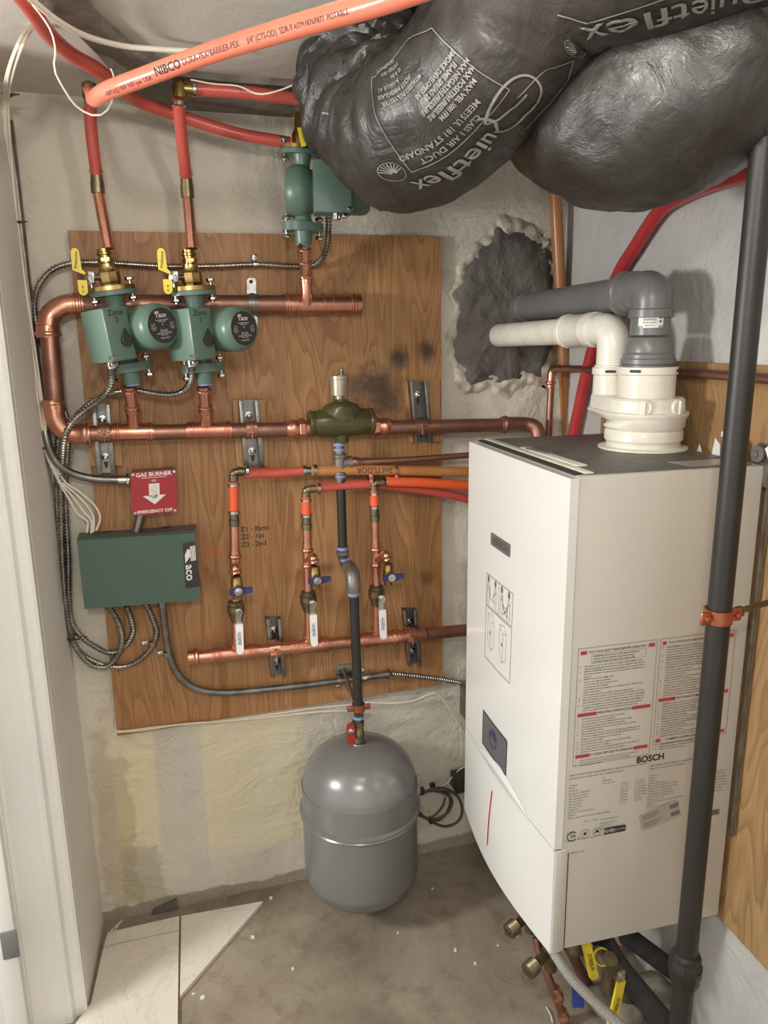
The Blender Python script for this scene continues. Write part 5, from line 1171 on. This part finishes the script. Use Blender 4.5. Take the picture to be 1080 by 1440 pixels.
column(colR, ztopL, (("POUR VOTRE SÉCURITÉ LISEZ AVANT DE METTRE EN MARCHE", F1_, .05, .05), ("INSTRUCTIONS DE MISE EN MARCHE", F2_, .22, .22), ("COMMENT COUPER L'ADMISSION DE GAZ", F3_, .07, .07)))
for mm_, nm, mt in ((blk, 'printed_instructions', (blackpr, redpr)), (lines, 'label_frame', greypr)):
    mm_.recalc = False; obj(nm, mm_, mt, bo, smooth=0)
m = MB(); u, z = spos(915, 1067); m.text('BOSCH', lambda a, b: sf(u+a, z+b), .0165, .03, res=3)
ul, zl = spos(801, 1092); y = zl
for s in ("DIRECT VENT BOILER FOR EITHER DIRECT VENT INSTALLATION  OR FOR", "INSTALLATION USING INDOOR COMBUSTION AIR"): m.text(s, lambda a, b: sf(ul+a, y+b), .0044, 0, 'LEFT', 1); y -= .0062
y -= .006; yy = y
for s in ("Category", "Model", "Model No.", "Equipped for Natural gas", "Min. inlet gas pressure", "Max. inlet gas pressure", "Manifold pressure", "Min. input rate", "Max. input rate", "Output rate", "Minimum relief valve capacity", "Altitude", "Made to instructions included for higher altitudes"): m.text(s, lambda a, b: sf(ul+.001+a, y+b), .0040, 0, 'LEFT', 1); y -= .0052
for k, s in enumerate(("IV", "ZWB 42-5", "7 712 331 097")): m.text(s, lambda a, b: sf(ul+.062+a, yy+.004-k*.0052+b), .0040, 0, 'LEFT', 1)
for k, (s, q) in enumerate((("0.87 kPa", "3.5 in.W.C"), ("2.61 kPa", "10.5 in.W.C"), ("factory set", "not adjustable"), ("13.5 kW", "46,000 Btu/hr"), ("44.4 kW", "151,600 Btu/hr"), ("41.8 kW", "142,600 Btu/hr"), ("68.5 kg/hr", "151 lb/hr"), ("0-610 m", "0-2000 ft"))):
    m.text(s, lambda a, b: sf(ul+.098+a, yy-.012-k*.0054+b), .0040, 0, 'LEFT', 1); m.text(q, lambda a, b: sf(ul+.125+a, yy-.012-k*.0054+b), .0040, 0, 'LEFT', 1)
y -= .012
for s, dx, dy in (("120 V  ~  60 Hz", .03, .006), ("less than 7 Amperes", .062, .004), ("ANSI Z21.13-2017", .062, -.004), ("CSA 4.9-2017", .062, -.009), ("Low-Pressure Boiler", .062, -.014), ("Design ID", 0, -.012), ("Certified for BOSCH | Certifié pour BOSCH", 0, -.027), ("CERTIFIED BY CSA", 0, -.052)): m.text(s, lambda a, b: sf(ul+dx+a, y+dy+b), .0042, 0, 'LEFT', 1)
ur, zr2 = spos(914, 1078); yr = zr2
for s in ("CHAUDIÈRE À ÉVENT DIRECT POUR INSTALLATION À ÉVENT", "DIRECTE OU AVEC AIR COMBURANT"): m.text(s, lambda a, b: sf(ur+a, yr+b), .0042, 0, 'LEFT', 1); yr -= .006
yr -= .006
for k, s in enumerate(("Catégorie", "Modèle", "Référence", "Ajustée à gaz naturel", "Min. pression d'alimentation en gaz", "Max. pression d'alimentation en gaz", "Pression à la conduite de gaz", "Consommation calorifique min.", "Consommation calorifique max.", "Puissance utile nette", "Capacité minimale de la soupape de sécurité", "Altitude", "En altitude il a lieu d'installer en accord")): m.text(s, lambda a, b: sf(ur+a, yr-k*.0052+b), .0040, 0, 'LEFT', 1)
ux_, zx = spos(1008, 1085)
for k, s in enumerate(("3.5 in.W.C", "10.5 in.W.C", "non ajustable", "46,000 Btu/hr", "151,600 Btu/hr", "142,600 Btu/hr", "151 lb/hr", "0-2000 ft")): m.text(s, lambda a, b: sf(ux_+a, zx-k*.0056+b), .0040, 0, 'LEFT', 1)
uc, zc2 = spos(905, 1180)
# certification marks
def disc(mb, f, cx_, cy_, r, n=20): mb.face([mb.bm.verts.new(f(cx_+r*math.cos(q), cy_+r*math.sin(q))) for q in [2*math.pi*i/n for i in range(n)]])
def circ(mb, f, cx_, cy_, r, w, a0=0, a1=360, n=28): strip(mb, f, [(cx_+r*math.cos(math.radians(a0+(a1-a0)*i/n)), cy_+r*math.sin(math.radians(a0+(a1-a0)*i/n))) for i in range(n+1)], w)
ua, za_ = spos(804, 1177); circ(m, sf, ua+.001, za_, .0088, .0018, 40, 320); m.text('SA', lambda a, b: sf(ua+.003+a, za_+b), .0095, .01); m.text('US', lambda a, b: sf(ua+.013+a, za_-.006+b), .004); m.text('c', lambda a, b: sf(ua-.011+a, za_-.007+b), .005)
ub, zb_2 = spos(823, 1173); circ(m, sf, ub, zb_2, .0082, .0006)
m.face([m.bm.verts.new(sf(ub+(.005 if i % 2 == 0 else .002)*math.sin(math.pi*i/5), zb_2+(.005 if i % 2 == 0 else .002)*math.cos(math.pi*i/5))) for i in range(10)])
uc_, zc_2 = spos(840, 1170); circ(m, sf, uc_, zc_2, .0078, .0006); m.face([m.bm.verts.new(sf(uc_+a, zc_2+b)) for a, b in ((-.0055, -.003), (0, .0055), (.0055, -.003), (0, -.001))])
m.recalc = False; obj('printed_data', m, blackpr, bo, smooth=0)
m = MB(); ud, zd = spos(865, 1167); m.prism([sf(ud+a, zd+b) for a, b in rrect(.042, .0125, .003)], -BV*.0003); ah = obj('certification_badge', m, blackpl, bo)
m = MB(); m.text('AHRI', lambda a, b: sf(ud-.011+a, zd+b)-BV*.0006, .010, .03); m.text('CERTIFIED', lambda a, b: sf(ud+.011+a, zd+b)-BV*.0006, .005, 0); m.recalc = False; obj('badge_lettering', m, greypr2, ah, smooth=0)
m = MB(); q4 = [spos(*p) for p in ((899, 1148), (952, 1125), (959, 1147), (903, 1170))]; m.prism([sf(*p) for p in q4], -BV*.0004); st = obj('tilted_sticker', m, silverl, bo)
m = MB(); ux2 = (V(q4[1])-V(q4[0])); 
def q2(a, b):
    p = V(q4[3])+(V(q4[2])-V(q4[3]))*a+(V(q4[0])-V(q4[3]))*b; return sf(p.x, p.y)-BV*.0007
for r in range(2):
    for k in range(3): strip(m, q2, [(.06, .88-r*.46-k*.09), (.06+.5-k*.07, .88-r*.46-k*.09)], .0008) if False else m.quad([q2(.06, .90-r*.46-k*.11), q2(.5-k*.05, .90-r*.46-k*.11), q2(.5-k*.05, .86-r*.46-k*.11), q2(.06, .86-r*.46-k*.11)])
    m.quad([q2(.74, .92-r*.48), q2(.96, .92-r*.48), q2(.96, .66-r*.48), q2(.74, .66-r*.48)])
m.recalc = False; obj('sticker_print', m, greypr, st, smooth=0)
m = MB(); ubc, zbc = spos(1005, 1143); x = 0
for k in range(11): w_ = (.0006, .0012, .0009)[k % 3]; rect(m, sf, ubc-.008+x, zbc-.0055, ubc-.008+x+w_, zbc+.0055); x += w_+.0008
m.recalc = False; obj('barcode', m, blackpr, bo, smooth=0)

# ------------------------------------------------------------------ vent adapter and vent pipes
vc = Zp(903, 632, BZ1); VX, VYc = vc.x, vc.y
def vz(py): return zat(VX, VYc, py)
fa = thing('vent_adapter', 'white twin-port vent adapter on top of the boiler', 'vent adapter', V((VX, VYc, BZ1+.003)))
dpt = (vc-CAM).dot(-czw); pxm = dpt/F
z0 = BZ1+.003
m = MB(); m.lathe([(.078, 0), (.080, .001), (.080, .004), (.071, .006)], V((VX, VYc, z0)), ZA, 64); obj('base_ring', m, offwhite, fa)
zA, zB, zC_, zD, zE, zF_ = vz(612), vz(597), vz(580), vz(557), vz(540), vz(503)
print('adapter z', z0, zA, zB, zC_, zD, zE, zF_)

m = MB(); m.lathe([(.0665, .003), (.0655, .012), (.067, .015), (.0695, .018), (.0695, .033), (.067, .037), (.0655, .040)], V((VX, VYc, z0)), ZA, 64); obj('lower_collar', m, offwhite, fa)
# tray body, egg-shaped towards the back-left port
dirp = (W(700, 560, 0)-W(900, 560, 0)); 
P2 = V((VX-.014, VYc+.090, 0)); la = math.atan2(CAM.y-VYc, CAM.x-VX)+.02
def egg(r1, r2, z, n=48, k=1.0):
    a = V((VX, VYc, z)); b = V((VX+(P2.x-VX)*k, VYc+(P2.y-VYc)*k, z)); d = (b-a).length; ax = (b-a).normalized(); sd = V((-ax.y, ax.x, 0)); th = math.acos((r1-r2)/d) if d > abs(r1-r2) else 0
    pts = []
    for i in range(n//2+1): t_ = th+(2*math.pi-2*th)*i/(n//2); pts.append(a+ax*(r1*math.cos(t_))+sd*(r1*math.sin(t_)))
    for i in range(n//2+1): t_ = -th+(2*th)*i/(n//2); pts.append(b+ax*(r2*math.cos(t_))+sd*(r2*math.sin(t_)))
    return pts
zz = z0+.034
m = MB(); rs = [egg(.066, .012, zz, k=.35), egg(.072, .02, zz+.008, k=.5), egg(.073, .034, zz+.022, k=1), egg(.076, .040, zz+.028, k=1), egg(.077, .042, zz+.030, k=1), egg(.077, .042, zz+.034, k=1), egg(.070, .038, zz+.036, k=1), egg(.069, .037, zz+.056, k=1), egg(.065, .034, zz+.060, k=1)]
m.rings(rs); obj('body', m, offwhite, fa)
zt2 = zz+.060
m = MB(); m.lathe([(.0505, 0), (.0505, .042), (.0535, .044), (.0535, .056), (.051, .057), (.049, .05)], V((VX, VYc, zt2-.002)), ZA, 48); obj('main_collar', m, offwhite, fa)
m = MB(); m.lathe([(.0345, 0), (.0345, .038), (.0372, .040), (.0372, .052), (.035, .053), (.033, .046)], V((P2.x, P2.y, zt2-.002)), ZA, 40); obj('side_collar', m, offwhite, fa)
m = MB()
for o, r, a_, zh in ((V((VX, VYc, zt2+.048)), .0538, la-.4, 0), (V((VX, VYc, zt2+.048)), .0538, la+1.3, 0), (V((P2.x, P2.y, zt2+.044)), .0375, la-.05, 0)):
    d = V((math.cos(a_), math.sin(a_), 0)); s_ = V((-d.y, d.x, 0)); m.prism([o+d*(r-.0005)+s_*a+ZA*b for a, b in rrect(.020, .005, .0024)], d*.0012)
obj('slot', m, darkgap, fa)
for a_ in (la-.03, la+.86):
    d = V((math.cos(a_), math.sin(a_), 0)); s_ = V((-d.y, d.x, 0)); o = V((VX, VYc, zz+.046))+d*.067; m = MB()
    m.lathe([(.0135, 0), (.0135, .006), (.0125, .007), (0, .007)], o, d, 28); m.box(o+d*.009, (.005, .005, .024), (d, s_, ZA), bev=.001); obj('test_port_cap', m, offwhite, fa)
# grey vent
gz = zt2+.050
gv = thing('grey_vent_pipe', 'grey plastic vent pipe with elbow and barcode label running into the mortar patch', 'vent pipe', V((VX, VYc, gz)))
zel = vz(408)
m = MB(); ztop1 = gz+.040
m.lathe([(.046, -.012), (.046, .008), (.0485, .010), (.0485, .018), (.0455, .020), (.0455, .026), (.042, .030), (.042, .040), (.036, .054), (.0347, .056)], V((VX, VYc, gz)), ZA, 48); obj('reducer', m, greypvc, gv)
m = MB(); m.cyl(V((VX, VYc, gz+.060)), V((VX, VYc, zel-.030)), .0345, seg=40); obj('riser', m, greypvc, gv)
wE = W(728, 434, .0); eC = V((VX, VYc, zel)); 
hdir = (wE-eC); hd = hdir.normalized()
m = MB(); arc = fillet([V((VX, VYc, zel-.040)), eC, eC+hd*.062], .038, 14); m.tube(arc, .0355, 40); 
m.lathe([(.0355, 0), (.0385, .001), (.0385, .014), (.0365, .016)], V((VX, VYc, zel-.048)), ZA, 40); m.lathe([(.0355, 0), (.0375, .001), (.0375, .026), (.0408, .028), (.0408, .040), (.0385, .042), (.0385, .046), (.0325, .048)], eC+hd*.045, hd, 40); obj('elbow', m, greypvc, gv)
m = MB(); m.cyl(eC+hd*.07, wE+hd*.02, .0318, seg=40); obj('horizontal_pipe', m, greypvc, gv)
m = MB(); m.lathe([(.0320, 0), (.0336, .001), (.0336, .012), (.0320, .013)], wE-hd*.055, hd, 40); obj('wall_coupling', m, greypvc, gv)
lbz = zat(VX, VYc-.035, 450)
def cylfn(r): return lambda a, b: V((VX+r*math.cos(la+a/r), VYc+r*math.sin(la+a/r), lbz+b))
m = MB(); fn = cylfn(.0349)
for i in range(10): rect(m, fn, -.022+.0044*i, -.013, -.022+.0044*(i+1), .015)
m.recalc = False; lb_ = obj('barcode_label', m, paper, gv, smooth=0)
m = MB(); fn = cylfn(.0352); x = -.012
for k in range(12): w_ = (.0007, .0013, .0005)[k % 3]; rect(m, fn, x, .005, x+w_, .012); x += w_+.0008
m.text('UFGPS0302', lambda a, b: fn(a-.002, b+.001), .0048, .01); m.text('3IN VENT ELBOW', lambda a, b: fn(a-.002, b-.004), .003, .01); m.text('MADE IN USA', lambda a, b: fn(a-.002, b-.009), .0026, .01)
for k in range(3): disc(m, fn, .0165, .010-k*.006, .002, 10)
m.recalc = False; obj('label_print', m, blackpr, lb_, smooth=0)
m = MB(); fn = cylfn(.0351)
for a in (-.022, .014): rect(m, fn, a, -.013, a+.008, -.009)
m.recalc = False; obj('label_corner', m, greenpr, lb_, smooth=0)
# white vent
wv = thing('white_vent_pipe', 'white plastic vent pipe with coupling and elbow below the grey vent', 'vent pipe', V((P2.x, P2.y, zt2+.05)))
zwe = zat(P2.x, P2.y, 462)
wW = W(698, 472, 0); eC2 = V((P2.x, P2.y, zwe)); hd2 = (wW-eC2).normalized()
m = MB(); m.cyl(eC2+hd2*.03, wW+hd2*.02, .0272, seg=36); obj('horizontal_pipe', m, whitepvc, wv)
Lw = (wW-eC2).length
print('white len', Lw, 'grey', hdir.length, 'eC', eC, 'eC2', eC2)
m = MB(); m.lathe([(.0275, 0), (.0335, .001), (.0335, .010), (.0325, .012), (.0325, .076), (.0345, .078), (.0345, .088), (.0278, .090)], eC2+hd2*.068, hd2, 36); obj('coupling', m, whitepvc, wv)
m = MB(); m.tube(fillet([V((P2.x, P2.y, zt2+.03)), V((P2.x, P2.y, zwe)), eC2+hd2*.075], .072, 16), .0305, 36); m.lathe([(.029, 0), (.0345, .001), (.0345, .020), (.031, .022)], eC2+hd2*.055, hd2, 36); m.lathe([(.0315, 0), (.0335, .001), (.0335, .010), (.029, .012)], V((P2.x, P2.y, zt2+.044)), ZA, 36); obj('elbow', m, whitepvc, wv)

# ------------------------------------------------------------------ gas pipe on the right
GY = -.90; gx = .7545
t = thing('gas_pipe', 'tall black iron gas pipe standing in front of the boiler', 'pipe', V((gx, GY, 0)))
zu = zat(gx, GY, 1368)
m = MB(); m.cyl(V((gx, GY, zu)), V((gx+.004, GY, 1.95)), .0168, seg=28); obj('upper_pipe', m, iron, t)
m = MB(); m.lathe([(.018, .040), (.0235, .036), (.0235, .026), (.026, .022), (.026, -.002), (.0235, -.006), (.0235, -.016), (.019, -.024)], V((gx, GY, zu)), ZA, 8); m.lathe([(.020, 0), (.0262, .003), (.0262, .012), (.020, .016)], V((gx, GY, zu+.004)), ZA, 28); obj('union', m, iron, t)
m = MB(); m.cyl(V((gx, GY, zu)), V((gx, GY, .0)), .0168, seg=28); obj('lower_pipe', m, iron, t)
t = thing('pipe_hanger', 'copper-coloured split ring and rod holding the black gas pipe to the right wall', 'bracket', V((gx, GY, 0.9)))
zc3 = zat(gx, GY, 865); c = V((gx, GY, zc3)); m = MB(); m.lathe([(.0170, -.010), (.0202, -.010), (.0202, .010), (.0170, .010)], c, ZA, 32, cap=False)
for s in (-1, 1): m.box(c+V((s*.026, -.006, 0)), (.018, .006, .020), bev=.003); m.lathe([(.005, 0), (.005, .004), (.003, .005)], c+V((s*.026, -.009, 0)), (0, -1, 0), 12)
obj('ring_clamp', m, copper_flat, t)
m = MB(); rd = rwp(GY+.03, .015); rd = V((rd.x, rd.y, zc3+.004)); m.cyl(c+V((.03, 0, .001)), rd, .0045, seg=10); m.hexnut(c+V((.032, 0, .001)), XA, .009, .008); obj('threaded_rod', m, brass_old, t)
m = MB(); m.box(rd+V((-.002, 0, 0)), (.004, .03, .06), bev=.001); obj('wall_plate', m, galv, t)

# ------------------------------------------------------------------ plumbing under the boiler
def under(name, label, cat, build, group=None):
    pass
YU = -.62
def U(px, py, y=YU): return W(px, py, y)
# drain valves with ridged caps
def drainv(px, py, y, label, blue):
    c = U(px, py, y); t = thing('service_valve', label, 'valve', c, 'service valves under the boiler')
    d = V((-.9, -.35, -.1)).normalized(); m = MB(); prof = []
    for k in range(6): prof += [(.0165, .004*k), (.0150, .004*k+.002)]
    m.lathe([(.010, -.05), (.010, -.004)]+prof+[(.006, .024), (.006, .028)], c, d, 24); obj('drain_cap', m, brass_old, t)
    m = MB(); b = c-d*.05; m.cyl(b+V((0, 0, -.045)), b+V((0, 0, .07)), .013, seg=16); m.lathe([(.017, -.012), (.019, 0), (.017, .012)], b, ZA, 16); m.hexnut(b+V((0, 0, .03)), ZA, .020, .016); obj('body', m, brass_old, t)
    m = MB(); P = [b+V(q) for q in blue]; w = V((.010, -.004, 0)); m.prism([P[0]-w, P[0]+w, P[1]+w, P[1]-w], (0, -.006, 0)); obj('lever', m, bluebright, t)
drainv(725, 1302, -.52, 'brass service valve with ridged cap, nearest the boiler front edge', [(.02, -.03, -.005), (.035, -.05, -.055)])
drainv(752, 1357, -.62, 'brass service valve with ridged cap and blue lever, lower of the two under the boiler', [(.045, -.03, -.055), (.045, -.035, -.115)])
m = MB(); m.box(U(732, 1286, -.5), (.012, .012, .02), bev=.003); obj('red_cap', m, redvin, label='small red cap peeking out under the boiler front', cat='cap')
t = thing('under_boiler_piping', 'copper tail pipe dropping below the service valves', 'pipe', U(790, 1436, -.6))
P = [U(754, 1318, -.56), U(762, 1350, -.58), U(778, 1392, -.60), U(792, 1432, -.60), U(800, 1470, -.6)]
m = MB(); m.tube(spl(P, .006), .0085, 14); obj('pipe', m, copper_dull, t)
m = MB(); socket(m, U(780, 1388, -.60), U(786, 1408, -.60), .0085); socket(m, U(790, 1420, -.60), U(794, 1436, -.60), .0085); obj('fitting', m, copper, t)
for k, (a, b, y, lab) in enumerate((((822, 1322), (834, 1372), -.70, 'yellow gas valve lever hanging under the boiler, left one'), ((872, 1378), (858, 1440), -.72, 'yellow gas valve lever by the black foam pipe, lower right one'))):
    t = thing('gas_valve', lab, 'valve', U(b[0], b[1], y), 'yellow levered gas valves')
    p, q = U(a[0], a[1], y), U(b[0], b[1], y); u = (q-p); w = V((.009, 0, 0)); m = MB(); m.prism([p-w, p+w, q+w, q+w*.4+u*.05, q-w*.4+u*.05, q-w], (0, -.006, 0)); lvr = obj('lever', m, yellow, t)
    m = MB(); fn = plane_fn(p.lerp(q, .55)+V((0, -.0066, 0)), -u if k == 0 else -u, V((-1, 0, 0)) if False else XA); m.text('ALBERTS', fn, .011, .01); m.recalc = False; obj('printed_text', m, blackpr, lvr, smooth=0)
    m = MB(); m.cyl(p+V((0, .03, .02)), p+V((0, .03, -.05)), .017, seg=16); m.hexnut(p+V((0, .03, .0)), ZA, .021, .018); m.cyl(p+V((0, .03, -.005)), p+V((0, -.004, -.005)), .007, seg=12); obj('body', m, brass_old, t)
    m = MB(); m.prism([p+V((-.008, -.0, .022)), p+V((.008, 0, .022)), p+V((.008, 0, -.002)), p+V((-.008, 0, -.002))], (0, -.003, 0)); m.lathe([(.006, 0), (.006, .004)], p+V((0, -.003, .01)), (0, -1, 0), 6); obj('lever_plate', m, nickel, t)
t = thing('brass_fitting', 'round brass fitting between the yellow levers under the boiler', 'fitting', U(845, 1350, -.69))
m = MB(); c = U(846, 1345, -.70); m.lathe([(.009, .0), (.014, .001), (.014, -.02), (.010, -.021)], c, (-.3, -1, .5), 20); m.cyl(c+V((0, .01, -.01)), c+V((.01, .06, -.06)), .012, seg=16); obj('body', m, brass_old, t)
m = MB(); m.lathe([(.0142, -.004), (.0165, -.003), (.0165, .004), (.0142, .004)], c, (-.3, -1, .5), 20, cap=False); obj('yellow_ring', m, yellow, t)
def ribbed(pts, r, mat, name, label):
    P = resample(spl(pts, .004), .0012); m = MB(); m.tube(P, lambda i: r*(1 if i % 4 < 2 else .93), 20); obj(name, m, mat, label=label, cat='hose')
ribbed([U(768, 1318, -.70), U(782, 1344, -.72), U(806, 1378, -.74), U(840, 1412, -.76), U(872, 1442, -.78), U(900, 1475, -.79)], .0098, hosegrey, 'condensate_hose', 'light grey ribbed condensate hose leaving the boiler corner')
for pts, r, mt, nm, lab in (
    ([U(845, 1318, -.66), U(872, 1362, -.67), U(905, 1402, -.69), U(945, 1450, -.70)], .022, foamblk, 'insulated_pipe', 'pipe in thick black foam, the left of the black ones under the boiler'),
    ([U(880, 1315, -.60), U(930, 1352, -.62), U(990, 1400, -.66), U(1050, 1460, -.68)], .020, foamblk, 'insulated_pipe', 'pipe in black foam passing behind the gas pipe foot'),
    ([U(900, 1330, -.55), U(950, 1376, -.58), U(1000, 1425, -.60), U(1040, 1470, -.62)], .013, pexbrown, 'pex_pipe', 'orange-brown pipe slanting down between the two black foam pipes'),
    ([U(870, 1318, -.5), U(905, 1322, -.48), U(935, 1316, -.46), U(930, 1300, -.44)], .016, copper_dull, 'copper_stub', 'dull copper elbow tucked under the rear of the boiler'),
    ([U(800, 1330, -.6), U(820, 1372, -.55), U(850, 1430, -.5), U(870, 1470, -.5)], .012, copper_dull, 'copper_stub', 'dull copper tail behind the grey condensate hose'),
    ([U(858, 1348, -.72), U(880, 1398, -.64), U(905, 1440, -.6), U(925, 1480, -.6)], .013, brass_old, 'brass_tail', 'brass tail dropping beside the black foam pipe')):
    m = MB(); m.tube(spl(pts, .01), r, 18); obj(nm, m, mt, label=lab, cat='pipe')
for a, b, w, lab in (((845, 1385), (880, 1450), 60, 'grey rubble piece leaning under the boiler'), ((905, 1360), (950, 1440), 22, 'pale stone-like slab wedged behind the black foam pipe')):
    p, q = Zp(a[0], a[1], .05), Zp(b[0], b[1], .02); m = MB(); m.box((p+q)/2, (.06, .10, .045), (XA, V((.3, -.95, 0)).normalized(), ZA), bev=.01); obj('rubble_piece', m, simple('rubble_stone', (150, 142, 128), .9, 0, (112, 104, 92), 30, bump=.6, bsc=60, bd=.006), label=lab, cat='rubble')

# debris crumbs
random.seed(11)
for i, (x, y, s) in enumerate(((381, 1264, 5), (356, 1319, 5), (412, 1363, 4), (284, 1404, 5), (272, 1398, 3), (640, 1337, 5), (668, 1355, 4), (728, 1316, 6), (741, 1372, 3), (608, 1250, 3), (560, 1312, 3), (700, 1330, 3))):
    c = Zp(x, y, .0); m = MB(); r = s*.0011
    poly = [c+V((r*math.cos(a)*random.uniform(.5, 1.3), r*math.sin(a)*random.uniform(.5, 1.3), 0)) for a in [2*math.pi*k/6 for k in range(6)]]
    m.prism(poly, (0, 0, r*.7)); near_ = ['at the tip of the triangular tile', 'below the triangular tile tip', 'in the middle of the bare concrete', 'by the cut edge of the triangular tile', 'touching the cut edge of the tile seam', 'left of the boiler bottom edge', 'just left of the lower ridged valve', 'under the upper ridged valve', 'under the lower ridged valve', 'right of the tank bottom', 'in front of the tank shadow', 'between tank shadow and the valves'][i]
    obj('plaster_crumb', m, whitepr, label='tiny white plaster crumb on the concrete '+near_, cat='debris', group='white crumbs on the concrete', smooth=0)
cable('stray_wire', [Zp(768, 1416, .004), Zp(774, 1426, .006), Zp(777, 1438, .004)], .0016, cablew, 'short curved white offcut on the concrete under the boiler')

# marker notes on the plywood
m = MB(); fn = plane_fn(W(357, 754, -PT-.0006), XA, ZA)
for k, s in enumerate(('Z1 - Bsmt', 'Z2 - 1st', 'Z3 - 2nd')): m.text(s, lambda a, b: fn(a-.030, b+.018-k*.0185), .0165, .012, 'LEFT')
m.recalc = False; obj('marker_note', m, blackpr, label='handwritten black marker list of zones on the plywood', cat='writing', smooth=0)

# ------------------------------------------------------------------ light
def area(name, loc, target, size, power, col=(1, .95, .88), shape='DISK'):
    l = bpy.data.lights.new(name, 'AREA'); l.energy = power; l.color = col; l.shape = shape; l.size = size
    o = bpy.data.objects.new(name, l); COL.objects.link(o); o.location = loc
    d = V(target)-V(loc); o.rotation_euler = d.to_track_quat('-Z', 'Y').to_euler(); return o
def bulb(name, loc, power, r=.04, col=(1, .93, .84)):
    l = bpy.data.lights.new(name, 'POINT'); l.energy = power; l.shadow_soft_size = r; l.color = col
    o = bpy.data.objects.new(name, l); COL.objects.link(o); o.location = loc; return o
bulb('hall_lamp', (-.10, -1.95, 1.80), 15, .06, (1, .96, .90))
bulb('ceiling_bulb', Pd(690, -190, .66), 3.4, .03, (1, .95, .88))
area('hall_daylight', (-1.2, -.76, 1.45), (.6, -.35, .6), .25, 14, (1, .99, .97))
w = bpy.data.worlds.new('World'); SC.world = w; w.use_nodes = True; w.node_tree.nodes['Background'].inputs[0].default_value = (1, .98, .95, 1); w.node_tree.nodes['Background'].inputs[1].default_value = .72
SC.view_settings.view_transform = 'Standard'; SC.view_settings.look = 'None'; SC.view_settings.gamma = 1; SC.view_settings.exposure = .72; SC.view_settings.use_curve_mapping = False
